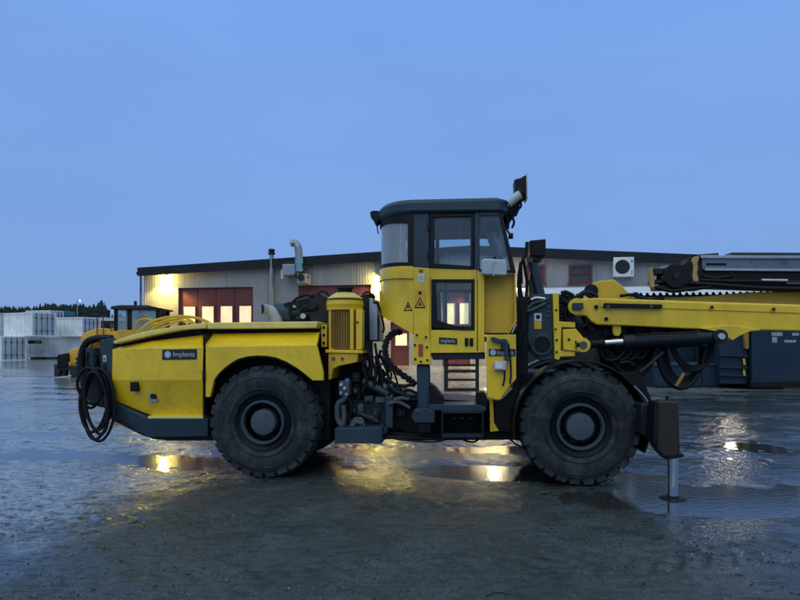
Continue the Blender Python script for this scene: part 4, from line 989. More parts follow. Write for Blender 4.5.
# ---- main boom
d1, d2 = .44, .74
bm = B(); top = [(571, 303), (574, 300), (581, 298.6), (598, 298), (640, 299.3), (700, 301.5), (800, 304.6), (1000, 310.5)]
bot = [(1000, 330), (800, 331), (760, 330), (690, 328.8), (620, 325.4), (597, 324.6), (591, 321), (586, 315.5), (578, 316), (572, 312)]
prism(bm, P(top + bot, d1), d1, d2); boom = obj('boom', bm, Y_, rig, 0.012)
bm = B(); prism(bm, P([(600, 299.8), (640, 301), (700, 303), (800, 306.2), (1000, 312), (1000, 315.6), (800, 313.3), (663, 308.6), (600, 307)], d1), d1 - .012, d1 + .01); obj('stiffener', bm, Y_, boom, 0.004)
bm = B(); prism(bm, P([(603, 303.3), (661, 304.6), (661, 308.7), (603, 307.6)], d1), d1 - .05, d1 + .0); hb = obj('hose_bar', bm, K_, boom, 0.006)
for u in (608, 651):
    bm = B(); x, z = A(u, 306.5, d1 - .05); cyl(bm, (x, d1 - .04, z), (x, d1 - .065, z), .018, seg=10); obj('bolt', bm, M['greygrime'], hb)
for (u, v, r) in ((711, 307.4, .03), (772.5, 309.4, .03), (606, 319, .022), (596, 307, .024)):
    bm = B(); x, z = A(u, v, d1); cyl(bm, (x, d1 + .01, z), (x, d1 - .026, z), r, seg=18); bo = obj('boss', bm, YD if u > 650 else K_, boom)
    if u > 650:
        bm = B(); cyl(bm, (x, d1 - .01, z), (x, d1 - .03, z), r * .6, seg=14); obj('grease_hole', bm, K_, bo)
bm = B(); prism(bm, P([(572.5, 303), (583, 302.8), (583.4, 309.2), (572.5, 309.6)], d1 - .06), d1 - .08, d1 + .01); obj('pin_block', bm, S_, boom, 0.006)
bm = B(); x, z = A(576.5, 306.5, d1); cyl(bm, (x, d1 + .01, z), (x, d1 - .025, z), .1, seg=28); obj('pivot_boss', bm, Y_, boom)
bm = B(); prism(bm, P([(613, 324.5), (621, 324.8), (621, 333), (619, 336), (615, 336), (613, 333)], d1 + .05), d1 + .04, d1 + .12); obj('boom_tab', bm, Y_, boom, 0.006)
# gusset and lift cylinder
gus = P([(700, 328.7), (706, 327.4), (714, 326.2), (724, 325.6), (735, 326.2), (748, 328), (760, 330.2), (748, 331.6), (738, 336), (731, 340.5), (725, 337), (716, 332)], d1)
bm = B(); prism(bm, gus, d1 - .045, d1 + .16); obj('gusset', bm, Y_, boom, 0.006)
bm = B(); cyl(bm, Q(590, 344, d1 + .02), Q(630, 341.2, d1 + .02), .046, seg=22); obj('piston_rod', bm, M['chrome'], boom)
bm = B(); cyl(bm, Q(626, 341.6, d1 + .02), Q(716, 336.6, d1 + .02), .078, seg=26); cyl(bm, Q(623, 341.8, d1 + .02), Q(634, 341.1, d1 + .02), .086, seg=26); lc = obj('lift_cylinder', bm, SD, boom, 0.004)
bm = B(); x, z = A(720, 336.4, d1 - .06); cyl(bm, (x, d1 - .085, z), (x, d1 + .1, z), .082, seg=28); obj('cylinder_eye', bm, SD, lc, 0.006)
bm = B(); cyl(bm, (x, d1 - .12, z), (x, d1 - .05, z), .036, seg=18); obj('pin', bm, M['lightgrey'], lc)
bm = B(); cyl(bm, Q(575, 345, d1 - .02), Q(604, 343, d1 + .02), .052, seg=18); obj('rod_eye', bm, K_, lc)
bm = B(); tube(bm, [Q(u, v, d1 - .07) for u, v in ((636, 335), (660, 333.6), (690, 332.5), (700, 331))], .012, 8); obj('hydraulic_hose', bm, H_, rig)
for k, (u, v, w) in enumerate(((602, 333, 10), (618, 331, 8), (632, 330, 12), (650, 331, 12), (668, 331.5, 14))):
    bm = B(); prism(bm, P([(u, v - 4), (u + w, v - 4.4), (u + w, v + 3), (u, v + 3)], d1 + .2), d1 + .16, d1 + .3); obj('hose_clamp', bm, SD if k % 2 else K_, rig, 0.006)
# ---- second boom and its feed (behind)
e1, e2 = 1.25, 1.6
bm = B(); prism(bm, P([(588, 300), (589, 288), (593, 283), (600, 281), (614, 279.4), (621, 284.5), (632.5, 297.2), (660, 297.6), (700, 296.2), (750, 292.2), (800, 291.4), (1000, 290), (1000, 312), (800, 309), (588, 309)], e1), e1, e2); sbm = obj('second_boom', bm, YD, rig, 0.012)
bm = B(); x, z = A(591, 291, e1); cyl(bm, (x, e1 + .02, z), (x, e1 - .02, z), .09, seg=24); obj('pivot_boss', bm, K_, sbm)
for pts in ([(574, 301), (580, 294), (588, 292), (593, 294)], [(576, 299), (583, 292), (590, 291)], [(620, 296), (632, 294.5), (638, 297), (648, 298.5)], [(628, 300), (640, 299), (652, 299.3), (664, 299)], [(630, 296), (636, 293.5), (640, 297)]):
    bm = B(); tube(bm, [Q(u, v, 1.15) for u, v in pts], .02, 8); obj('hydraulic_hose', bm, H_, rig)
f1 = 1.15
feed = pr('drill_feed', M['feedsheet'], rig, P([(702, 256), (800, 256.4), (1000, 257), (1000, 272), (800, 270.5), (702, 269.8)], f1), f1, f1 + .28, .008)
pr('feed_rail', M['steel'], feed, P([(700, 255.6), (1000, 256.4), (1000, 259.5), (700, 258.6)], f1), f1 - .03, f1 + .02, .004)
pr('feed_rail', M['steel'], feed, P([(704, 268.6), (1000, 270.6), (1000, 273), (704, 271)], f1), f1 - .03, f1 + .02, .004)
pr('feed_underside', K_, feed, P([(700, 271.2), (1000, 273.2), (1000, 292), (800, 290.5), (712, 287.5), (698, 283)], f1 + .02), f1 + .01, f1 + .3, .01)
pr('feed_slot', K_, feed, P([(706, 263), (726.5, 263.2), (726.5, 265.6), (706, 265.4)], f1), f1 - .006, f1 + .05, .003)
pr('top_strip', S_, feed, P([(696, 254.6), (718, 253), (718.6, 255), (700, 256)], f1), f1 - .01, f1 + .2, .002)
pr('top_strip', S_, feed, P([(731, 252.5), (1000, 253.4), (1000, 256), (731, 255)], f1), f1 - .01, f1 + .2, .003)
pr('feed_end_plate', M['cream'], feed, P([(692.3, 260), (694.2, 256.6), (698.6, 255.6), (699, 259), (697.4, 262), (697.8, 268), (696.8, 273), (698.8, 280), (697.4, 283), (693.2, 282), (692.2, 276), (693, 268)], f1 - .05), f1 - .06, f1 + .0, .006)
pr('feed_end_bracket', SD, feed, P([(689, 258), (704, 255), (706, 268), (703, 283), (690, 280)], f1), f1 + .03, f1 + .3, .008)
pr('feed_end_plate', M['cream'], feed, P([(648.4, 268.5), (652.6, 267.5), (653.2, 274), (655, 287), (650.4, 288), (649.4, 280)], f1 - .05), f1 - .06, f1 + .0, .006)
bm = B(); x, z = A(674, 276.3, f1); lathe(bm, [(f1 - .08, .02), (f1 - .08, .15), (f1 - .055, .155), (f1 - .05, .12), (f1 + .2, .12), (f1 + .21, .155), (f1 + .24, .15), (f1 + .24, .02)], (x, 0, z), 'y', 36); dr = obj('hose_drum', bm, K_, feed)
bm = B(); cyl(bm, (x, f1 - .1, z), (x, f1 - .07, z), .045, seg=20); obj('drum_hub', bm, SD, dr)
bm = B(); x, z = A(689, 274, f1); lathe(bm, [(f1 - .05, .02), (f1 - .05, .145), (f1 + .2, .145), (f1 + .2, .02)], (x, 0, z), 'y', 32); obj('hose_drum', bm, K_, feed)
for (v0, v1, u0, u1) in ((268.5, 271.5, 652, 668), (280, 283, 652, 668), (285.5, 290, 655, 700), (271.5, 274, 654, 664), (265.6, 268.6, 664, 690)):
    pr('feed_brace', SD if v0 > 266 else M['galv'], feed, P([(u0, v0), (u1, v0), (u1, v1), (u0, v1)], f1), f1 - .02, f1 + .2, .004)
for k, (pts, r) in enumerate((([(690, 283), (720, 285), (760, 288), (810, 289), (900, 290)], .03), ([(700, 280), (730, 281), (770, 281.5), (840, 283)], .024), ([(655, 287), (672, 291), (690, 289), (710, 287)], .024), ([(730, 272), (732, 276), (734, 281)], .016), ([(702, 276), (716, 278), (730, 276)], .02))):
    bm = B(); tube(bm, [Q(u, v, f1 - .06) for u, v in pts], r, 8); obj('feed_hose', bm, H_, feed)
bm = B(); cyl(bm, Q(761, 280.4, f1 - .06), Q(787, 280.8, f1 - .06), .024, seg=14); obj('drill_rod', bm, M['steel'], feed)
bm = B(); cyl(bm, Q(786, 282.6, f1 - .06), Q(1000, 285, f1 - .06), .02, seg=14); obj('drill_rod', bm, M['steel'], feed)

# ---- hose loops hanging under the booms
def loop(pts, d, r): 
    bm = B(); tube(bm, [Q(u, v, d + .004 * i) for i, (u, v) in enumerate(pts)], r, 8); obj('hydraulic_hose', bm, H_, rig)
for k in range(6):
    o = k * 1.7
    loop([(604 + o, 344), (612 + o, 362 + o * .6), (627 + o * .6, 374 - o * .3), (642 - o * .2, 375 - o), (652 - o * .3, 362), (658 - o, 345)], .55 + .04 * k, .026)
for k in range(5):
    o = k * 2.2
    loop([(656 + o, 344), (660 + o, 366), (668 + o * .8, 381 - o * .5), (680 + o * .4, 388 - o), (692, 383 - o * .9), (702 - o * .3, 366), (706 - o * .5, 346)], .62 + .04 * k, .028)
for k in range(3):
    o = k * 2.0
    loop([(668 + o, 344), (676 + o, 358), (686 + o, 370 - o), (700, 369 - o), (711 - o, 360), (714 - o, 348), (712 - o, 340)], .58 + .03 * k, .018)
for k in range(4):
    loop([(596 + k * 7, 341), (600 + k * 9, 352), (607 + k * 9, 360 - k), (618 + k * 8, 358), (630 + k * 7, 345)], .5 + .03 * k, .02)
for pts, mt in (([(640, 372), (652, 362), (663, 352)], M['rust']), ([(676, 386), (680, 380), (684, 373)], M['brown_fin']), ([(620, 363), (628, 362), (634, 365)], H_)):
    bm = B(); tube(bm, [Q(u, v, .5) for u, v in pts], .022, 8); obj('hose_strap', bm, mt, rig)
pr('dark_fill', K_, rig, P([(590, 322), (712, 328), (712, 340), (700, 346), (655, 350), (652, 362), (640, 372), (620, 374), (602, 368)], .9), .88, 1.2, .02)  # black slab added so the space under the boom stays dark

# ---- front stabiliser jack
dj = -.40
pr('jack_bracket', SD, rig, P([(640, 404), (658, 403), (662, 430), (660, 446), (653, 440), (640, 434)], -.15), -.2, .5, .01)
bm = B(); prism(bm, P([(658, 402), (662, 400.5), (676.5, 401.5), (678.5, 405), (680, 452), (676, 458), (666, 460), (657, 450), (652, 440), (656, 420)], dj - .07), dj - .08, dj + .12); jk = obj('stabiliser_jack', bm, M['rust'], rig, 0.02)
pr('jack_flange', K_, jk, P([(655, 402), (659, 402), (658, 448), (653, 441)], dj - .1), dj - .1, dj + .14, .006)
pr('jack_lip', K_, jk, P([(664, 455), (684, 454), (684, 457), (668, 460)], dj - .1), dj - .1, dj + .1, .006)
bm = B(); x, z = A(672, 400, dj); cyl(bm, (x - .05, dj, z - .02), (x - .05, dj, z + .04), .016, seg=10); obj('grease_nipple', bm, K_, jk)
bm = B(); x, z = A(673, 458, dj); cyl(bm, (x, dj, z + .05), (x, dj, -.01), .052, seg=24); obj('piston_rod', bm, M['chrome'], jk)
bm = B(); lathe(bm, [(-.03, .02), (-.03, .14), (-.006, .142), (.002, .13), (.012, .062), (.03, .058), (.03, .02)], (x, dj, 0), 'z', 36); obj('foot_plate', bm, K_, jk)
bm = B(); tube(bm, [Q(u, v, -.05) for u, v in ((634, 386), (642, 394), (648, 402))], .01, 8); obj('bar_or_streak', bm, M['steel'], rig)
# name plate on the hood
pl = pr('name_plate', M['blackplate'], hood, P([(162.2, 349.6), (196.8, 349), (196.8, 359.4), (162.2, 359.8)], .045), .041, .06, .003)
bm = B(); x, z = A(184, 354.4, .04); text_bm(bm, 'Implenia', x, .040, z, .088, .001, A(194.6, 354, .04)[0] - A(173, 354, .04)[0]); obj('lettering', bm, M['lightgrey'], pl)
bm = B(); x, z = A(167.8, 354.5, .04)
for k in range(9):
    a = 2 * PI * k / 9; cyl(bm, (x + .03 * math.cos(a), .042, z + .03 * math.sin(a)), (x + .03 * math.cos(a), .037, z + .03 * math.sin(a)), .014, seg=10)
cyl(bm, (x, .042, z), (x, .0375, z), .03, seg=16); obj('round_emblem', bm, M['decal_blue'], pl)
bm = B(); cyl(bm, (x, .038, z), (x, .0345, z), .011, seg=12); obj('emblem_centre', bm, M['decal_white'], pl)

# coiled cable hung on the rear of the rig
cc = B()
def ell(cu, cv, ru, rv, d, tilt=0.0, wob=0.0):
    pts = []
    for k in range(25):
        a = 2 * PI * k / 24 + PI / 2
        u = cu + ru * math.cos(a) + tilt * math.sin(a); v = cv - rv * math.sin(a) + wob * math.sin(3 * a)
        pts.append(Q(u, v, d + .03 * math.sin(a * 1.0 + cu)))
    return pts
for args in ((90, 386, 12.5, 17, .22, -2, 1), (91.5, 389, 9, 19, .26, 1, 0), (95, 399, 12, 30, .20, -3, 1), (94, 400, 14, 31, .24, 2, 1), (98, 404, 14, 34, .28, 3, 1.5), (96.5, 403, 11, 31, .18, -4, 0), (99, 405, 16, 35, .23, 0, 1.2)):
    tube(cc, ell(*args), .019, 8, 3, cap=True)
coil = obj('cable_coil', cc, H_)
coil.location = RF.p; coil.rotation_euler = (0, 0, RF.th)
tag(coil, 'thick black cable coiled in loops hanging at the rear end of the rig', 'cable')

# ================================================================== WORKSHOP BUILDING
BX, BY = (144 - 400) / FOC * 33.1, 33.1
BF = Frame(BX, BY, math.atan2(28.5 - 33.1, 14.25 - BX))
b = thing('workshop', 'long pale concrete workshop with dark low gable roof and red folding doors', 'building', BF)
G = BF.at
gx_ = lambda u: G(u, 300)[0]
gz_ = lambda u, v: G(u, v)[1]
xa = gx_(472); za = gz_(472, 246.5) - .12
x_left, x_right = 0.0, gx_(800)
zl_, zr_ = gz_(144, 268) - .12, gz_(700, 255.5) - .12
xr7 = gx_(700)
def roof_z(x):
    return zl_ + (za - zl_) * (x / xa) if x <= xa else za + (zr_ - za) * ((x - xa) / (xr7 - xa))
doors = [(178.2, 253, 288, 286.6, 4, 306.2, 322.5), (298, 371, 285.8, 285.2, 4, 306.2, 322.5), (390.5, 409, 322, 322, 1, 333.5, 345.5), (442, 470, 285, 284.8, 2, 303, 324)]
wins = [(526, 545, 265.2, 283.4), (568.6, 592.2, 265.2, 283.2)]
cuts = []
cols = [x_left]
for u0, u1, *_ in doors: cols += [gx_(u0), gx_(u1)]
cols += [xa] if xa > cols[-1] else []
for u0, u1, *_ in wins: cols += [gx_(u0), gx_(u1)]
cols += [x_right]; cols = sorted(cols)
bm = B()
TH = .3
for x0, x1 in zip(cols[:-1], cols[1:]):
    segs = [(0.0 - .1, None)]
    mid = (x0 + x1) / 2
    hole = None
    for u0, u1, va, vb, *_ in doors:
        if gx_(u0) < mid < gx_(u1): hole = (-.2, gz_(u0, va))
    for u0, u1, va, vb in wins:
        if gx_(u0) < mid < gx_(u1): hole = (gz_(u0, vb), gz_(u0, va))
    split = [x0] + ([xa] if x0 < xa < x1 else []) + [x1]
    tops = [(x, roof_z(x) - .02) for x in split]
    if hole is None: prism(bm, [(x0, -.1), (x1, -.1)] + tops[::-1], 0, TH)
    else:
        if hole[0] > 0: prism(bm, [(x0, -.1), (x1, -.1), (x1, hole[0]), (x0, hole[0])], 0, TH)
        prism(bm, [(x0, hole[1]), (x1, hole[1])] + tops[::-1], 0, TH)
obj('wall', bm, M['facade'], b)
bm = B(); prism(bm, [(x_left, -.1), (x_left + .25, -.1), (x_left + .25, zl_ - .1), (x_left, zl_ - .05)], TH, 16)
prism(bm, [(x_right - .25, -.1), (x_right, -.1), (x_right, roof_z(x_right) - .1), (x_right - .25, roof_z(x_right) - .1)], TH, 16)
prism(bm, [(x_left, -.1), (x_right, -.1), (x_right, roof_z(x_right) - .1), (xa, za - .1), (x_left, zl_ - .1)], 16, 16.3); obj('wall', bm, M['facade'], b)
o = .18
prof = [(x_left - o, roof_z(0) - .36), (x_left - o, roof_z(0) + .1), (xa, za + .12), (x_right + o, roof_z(x_right) + .1), (x_right + o, roof_z(x_right) - .36), (xa, za - .38)]
bm = B(); prism(bm, prof, -.35, -.30); obj('roof_fascia', bm, M['fascia'], b)
bm = B(); prism(bm, [(x, z) for x, z in ((x_left - o, roof_z(0) - .1), (x_left - o, roof_z(0) + .08), (xa, za + .1), (x_right + o, roof_z(x_right) + .08), (x_right + o, roof_z(x_right) - .1), (xa, za - .1))], -.30, 16.6); obj('roof', bm, M['fascia'], b)
bm = B(); cyl(bm, (x_left - .22, -.3, zl_ - .2), (x_left - .22, 16, zl_ - .2), .07, seg=12); obj('gutter', bm, M['fascia'], b)
bm = B(); cyl(bm, (x_left - .12, -.1, zl_ - .2), (x_left - .12, -.1, .1), .06, seg=12); obj('drain_pipe', bm, M['fascia'], b)
# red folding doors
for i, (u0, u1, va, vb, nlv, vw0, vw1) in enumerate(doors):
    x0, x1, zt_ = gx_(u0), gx_(u1), gz_(u0, va)
    bm = B(); lw = (x1 - x0) / nlv
    for k in range(nlv):
        prism(bm, [(x0 + lw * k + .015, .03), (x0 + lw * (k + 1) - .015, .03), (x0 + lw * (k + 1) - .015, zt_ - .03), (x0 + lw * k + .015, zt_ - .03)], .12, .18)
    dr_ = obj('folding_door' if nlv > 1 else 'door', bm, M['red'], b, .006)
    bm = B(); cyl(bm, (x0 + lw * .93, .08, 1.55), (x0 + lw * .93, .08, 1.8), .02, seg=8); box(bm, x0 + lw * .93 - .015, x0 + lw * .93 + .015, .08, .12, 1.56, 1.6); obj('door_handle', bm, M['steel'], dr_)
    bm = B(); box(bm, x0 + .01, x1 - .01, .185, .2, .02, zt_ - .01); obj('door_backing', bm, K_, dr_)
    zw0, zw1 = gz_((u0 + u1) / 2, vw1), gz_((u0 + u1) / 2, vw0)
    for k in range(nlv):
        xc = x0 + lw * (k + .5) + .06; w2 = lw * .31
        bm = B(); box(bm, xc - w2, xc + w2, .105, .125, zw0, zw1); obj('window_pane', bm, M['lit_pane'], dr_)
        bm = B()
        for q in ((xc - w2 - .05, xc - w2, zw0 - .05, zw1 + .05), (xc + w2, xc + w2 + .05, zw0 - .05, zw1 + .05), (xc - w2, xc + w2, zw0 - .05, zw0), (xc - w2, xc + w2, zw1, zw1 + .05)): box(bm, q[0], q[1], .09, .13, q[2], q[3])
        obj('window_frame', bm, M['red'], dr_)
for u0, u1, va, vb in wins:
    x0, x1, z0, z1 = gx_(u0), gx_(u1), gz_(u0, vb), gz_(u0, va)
    bm = B(); t = .12
    for q in ((x0, x0 + t, z0, z1), (x1 - t, x1, z0, z1), (x0 + t, x1 - t, z0, z0 + t), (x0 + t, x1 - t, z1 - t, z1), (x0 + t, x1 - t, z0 + .42, z0 + .48)): box(bm, q[0], q[1], -.05, .12, q[2], q[3])
    wf = obj('window', bm, M['red'], b, .004)
    bm = B(); box(bm, x0 + t, x1 - t, .05, .06, z0 + t, z1 - t); obj('pane', bm, M['glass_dark'], wf)
    bm = B(); box(bm, x0 - .06, x1 + .06, -.12, .0, z0 - .07, z0 - .005); obj('sill', bm, M['red'], wf)
    bm = B(); box(bm, x0 - .1, x1 + .1, TH + .3, TH + .4, z0 - .3, z1 + .3); obj('room_blind', bm, M['inner'], wf)
# flue, exhaust duct and fan
bm = B(); x = gx_(273.4); cyl(bm, (x, -.25, gz_(273, 335)), (x, -.25, gz_(273, 254)), .11, seg=16); flue = obj('flue_pipe', bm, M['galv'], b)
bm = B(); lathe(bm, [(gz_(273, 255.5), .1), (gz_(273, 255), .19), (gz_(273, 253.6), .19), (gz_(273, 252.8), .12), (gz_(273, 251.6), .18), (gz_(273, 250), .16), (gz_(273, 249.4), .02)], (x, -.25, 0), 'z', 20); obj('flue_cap', bm, SD, flue)
bm = B(); tube(bm, [Vector((G(u, v)[0], -.55, G(u, v)[1])) for u, v in ((294.5, 245.5), (298, 244.6), (300.6, 247), (302, 252), (302.3, 258), (302.3, 261))], [.17, .18, .2, .2, .2], 16); duct = obj('exhaust_duct', bm, M['galv'], b)
bm = B(); cyl(bm, (gx_(302.4), -.55, gz_(302, 273)), (gx_(302.4), -.55, gz_(302, 260)), .21, seg=18); obj('duct_sleeve', bm, M['duct_blue'], duct)
bm = B(); box(bm, gx_(287.5), gx_(299.5), -.8, 0, gz_(290, 277), gz_(290, 266)); obj('fan_box', bm, M['galv'], b, .03)
bm = B(); box(bm, gx_(302), gx_(311), -.8, 0, gz_(305, 285), gz_(305, 275.5)); obj('fan_box', bm, M['grey_duct'], b, .03)
bm = B(); cyl(bm, (gx_(306), -.9, gz_(306, 279)), (gx_(306), -.6, gz_(306, 279)), .18, seg=16); obj('fan_motor', bm, SD, b)
bm = B(); cyl(bm, (gx_(286.5), -.5, gz_(286, 280)), (gx_(286.5), -.5, gz_(286, 271)), .12, seg=14); obj('fan_motor', bm, M['lightgrey'], b)
for (u, v, u1, v1) in ((304, 264, 310, 270), (305, 272, 312, 279), (299, 276, 303, 279), (288, 265, 300, 263.5)):
    bm = B(); cyl(bm, (gx_(u), -.6, gz_(u, v)), (gx_(u1), -.6, gz_(u1, v1)), .05, seg=8); obj('duct_brace', bm, SD, b)

# wall lamps
def wall_lamp(u, v, label, glow, col, power, spread=132, y=-.28, fr=BF):
    x, z = fr.at(u, v, y)
    t = thing('wall_lamp', label, 'wall lamp', None, fr.p + fr.ex * x + fr.ey * 0 + Vector((0, 0, z)), fr.th, 'lit lamps on the workshop front')
    bm = B(); box(bm, -.16, .16, y - .02, y + .2, .04, .12); obj('lamp_hood', bm, M['lightgrey'], t, .02)
    bm = B(); cyl(bm, (0, y + .1, .07), (0, 0, .07), .03, seg=8); obj('lamp_arm', bm, M['lightgrey'], t)
    bm = B(); bmesh.ops.create_uvsphere(bm, u_segments=16, v_segments=10, radius=.16, matrix=Matrix.Translation((0, y + .06, -.03)) @ Matrix.Diagonal((1, .7, .6, 1))); obj('lamp_lens', bm, glow, t)
    l = bpy.data.lights.new('lamp_light', 'SPOT'); l.energy = power; l.spot_size = rad(spread); l.spot_blend = .35; l.color = col; l.shadow_soft_size = .12
    lo = bpy.data.objects.new('lamp_light', l); COL.objects.link(lo); lo.parent = t; lo.location = (0, y - .10, -.14); lo.rotation_euler = (rad(-8), 0, 0)
YL = (1.0, .70, .14)
wall_lamp(163, 276.5, 'yellow wall lamp lit at the left corner of the workshop, above the loader', M['lamp_glow'], YL, 1000)
wall_lamp(378.5, 277.5, 'yellow wall lamp lit between two red doors, beside the rear of the cab', M['lamp_glow'], YL, 1000)
wall_lamp(494, 274, 'warm white wall lamp lit right of the red doors, hidden behind the cab front', M['lamp_white'], (1, .76, .36), 3600, 138)

# outdoor unit of the heat pump
bx0, bx1, bz0, bz1 = gx_(612), gx_(632), gz_(622, 277.6), gz_(622, 258.4)
ac = thing('heat_pump', 'white heat pump box with round fan grille on the workshop wall', 'heat pump', None, BF.p + BF.ex * bx0 + Vector((0, 0, bz0)), BF.th)
wd, hh = bx1 - bx0, bz1 - bz0
bm = B(); box(bm, 0, wd, -.45, -.08, 0, hh); body = obj('casing', bm, M['white'], ac, .02)
bm = B(); lathe(bm, [(-.47, .02), (-.475, .05), (-.46, .30), (-.475, .32), (-.45, .34)], (wd * .43, 0, hh * .5), 'y', 36); obj('fan_grille', bm, SD, ac)
bm = B(); box(bm, wd * .86, wd * .93, -.456, -.44, hh * .1, hh * .3); box(bm, wd * .84, wd * .95, -.456, -.44, hh * .72, hh * .84); obj('badge', bm, M['galv'], ac)
bm = B(); box(bm, .1, .16, -.45, 0, -.05, -.003); box(bm, wd - .16, wd - .1, -.45, 0, -.05, -.003); obj('wall_bracket', bm, M['galv'], ac)

# lean-to with a corrugated, snow-covered roof
lt_ = thing('lean_to', 'low lean-to against the workshop with corrugated roof under white snow', 'shed', BF)
x0, x1 = gx_(505), gx_(752)
d0 = -3.6
z_hi, z_lo = 4.22, BF.at(640, 296, d0)[1]
period, amp = .262, .09
bmr, bms = B(), B()
n = int((x1 - x0) / period)
prof = []
for k in range(n):
    xx = x0 + k * period
    prof += [(xx, 0), (xx + .07, 0), (xx + .10, amp), (xx + .20, amp), (xx + .23, 0)]
loft(bmr, [[(x, y, z0_ + a + s) for x, a in prof] for y, z0_, s in ((d0, z_lo, 0), (-.02, z_hi, 0))], cap=False, closed=False)
obj('corrugated_roof', bmr, M['fascia'], lt_)
sprof = []
for k in range(n):
    xx = x0 + k * period
    sprof += [(xx + .035, .0 + .012), (xx + .085, .045), (xx + .105, amp + .03), (xx + .15, amp + .05), (xx + .195, amp + .03), (xx + .22, .045)]
loft(bms, [[(x, y, z0_ + max(a, f)) for x, a in sprof] for y, z0_, f in ((d0 + .03, z_lo + .005, 0), (d0 + .10, z_lo + .02, .05), (d0 + .22, z_lo + .05, .16), (d0 + .9, z_lo + .19, .19), (-.05, z_hi + .01, .2))], cap=False, closed=False)
obj('snow_cover', bms, M['snow'], lt_)
bm = B(); box(bm, x0 + .1, x1 - .1, d0 + .25, d0 + .4, -.1, z_lo - .05); obj('wall', bm, M['fascia'], lt_)
bm = B(); box(bm, x0, x1, d0 + .02, d0 + .24, z_lo - .2, z_lo - .03); obj('eave_beam', bm, M['fascia'], lt_)
bm = B(); box(bm, x0 + .1, x0 + .25, d0 + .4, -.02, -.1, z_lo - .02); box(bm, x1 - .25, x1 - .1, d0 + .4, -.02, -.1, z_lo - .02); obj('wall', bm, M['fascia'], lt_)
LF = Frame(*(BF.p + BF.ey * (d0 + .25)).xy, BF.th)
wall_lamp(731, 313, 'warm white lamp lit on the lean-to wall, hidden behind the long boom', M['lamp_white'], (1, .84, .6), 900, y=-.25, fr=LF)

# ================================================================== DARK CONTAINERS ON THE RIGHT
CF = Frame((755 - 400) / FOC * 21.5, 21.5, rad(-4))
ct = thing('steel_container', 'dark blue steel container with white stickers and a ribbed end, at the right edge', 'container', CF)
c_ = lambda u, v, d=0: CF.at(u, v, d)
bm = B(); prism(bm, [c_(752, 385), c_(905, 385), c_(905, 322), c_(752, 322)], 0, 2.4); obj('body', bm, M['dkblue'], ct, .02)
bm = B(); prism(bm, [c_(750, 387.5), c_(907, 387.5), c_(907, 381.5), c_(750, 381.5)], -.06, 2.3); obj('base_frame', bm, K_, ct, .01)
bm = B(); prism(bm, [c_(723, 384), c_(751, 385), c_(751, 330), c_(723, 331)], .25, 2.3); ce = obj('ribbed_end', bm, M['dkblue'], ct, .02)
for v in (354.6, 366.5, 374.5):
    bm = B(); prism(bm, [c_(721.5, v), c_(749.4, v + 1.2), c_(749.4, v + 2.6), c_(721.5, v + 1.4)], .1, .26); obj('rib', bm, M['dkblue'], ce, .01)
for v in (358.5, 369.5):
    bm = B(); prism(bm, [c_(745, v), c_(747.2, v), c_(748, v + 6.5), c_(746, v + 6.5)], .16, .2); obj('reflector', bm, M['decal_yellow'], ce)
bm = B(); prism(bm, [c_(745, 330), c_(750.5, 330), c_(750.5, 349), c_(747, 349)], .1, .25); obj('lifting_lug', bm, M['brown_fin'], ce, .01)
for q in ((771.5, 332.2, 782.5, 336), (772, 337, 777, 342.5), (784.5, 340, 796, 342.4), (792, 332.8, 799, 335.6)):
    bm = B(); prism(bm, [c_(q[0], q[3]), c_(q[2], q[3]), c_(q[2], q[1]), c_(q[0], q[1])], -.005, .01); obj('sticker', bm, M['decal_grey'], ct)
SF = Frame((700 - 400) / FOC * 22.2, 22.2, rad(-4))
s_ = lambda u, v, d=0: SF.at(u, v, d)
sk = thing('steel_skip', 'low dark blue steel skip beside the ribbed end of the container', 'skip', SF)
bm = B(); prism(bm, [s_(655, 388.5), s_(719, 387.5), s_(721, 364.5), s_(652, 364.8)], 0, 2.0); obj('body', bm, M['dkblue'], sk, .03)
bm = B(); prism(bm, [s_(650, 366), s_(723, 365.5), s_(723, 363.2), s_(650, 363.6)], -.05, 2.05); obj('rim', bm, M['slate'], sk, .01)
bm = B(); prism(bm, [s_(657, 388.4), s_(719, 388.4), s_(719, 385), s_(657, 385)], -.06, .0); obj('skid', bm, K_, sk, .01)
bm = B(); prism(bm, [s_(717.5, 366), s_(720.5, 366), s_(720, 377), s_(718, 377)], -.03, -.002); obj('reflector', bm, M['decal_yellow'], sk)
for u in (668, 685, 702):
    bm = B(); prism(bm, [s_(u, 388), s_(u + 1.6, 388), s_(u + 1.6, 366), s_(u, 366)], -.06, -.002); obj('rib', bm, M['dkblue'], sk, .006)

TF = Frame((690 - 400) / FOC * 24.4, 24.4, rad(-4))
tk = thing('steel_container', 'dark blue container standing behind the low skip, under the long boom', 'container', TF)
bm = B(); prism(bm, TF.pts([(662, 384), (744, 384), (744, 322), (662, 322)]), 0, .9); obj('body', bm, M['dkblue'], tk, .02)
for u in range(666, 742, 8):
    bm = B(); prism(bm, TF.pts([(u, 382), (u + 3, 382), (u + 3, 324), (u, 324)]), -.05, -.002); obj('rib', bm, M['dkblue'], tk, .01)
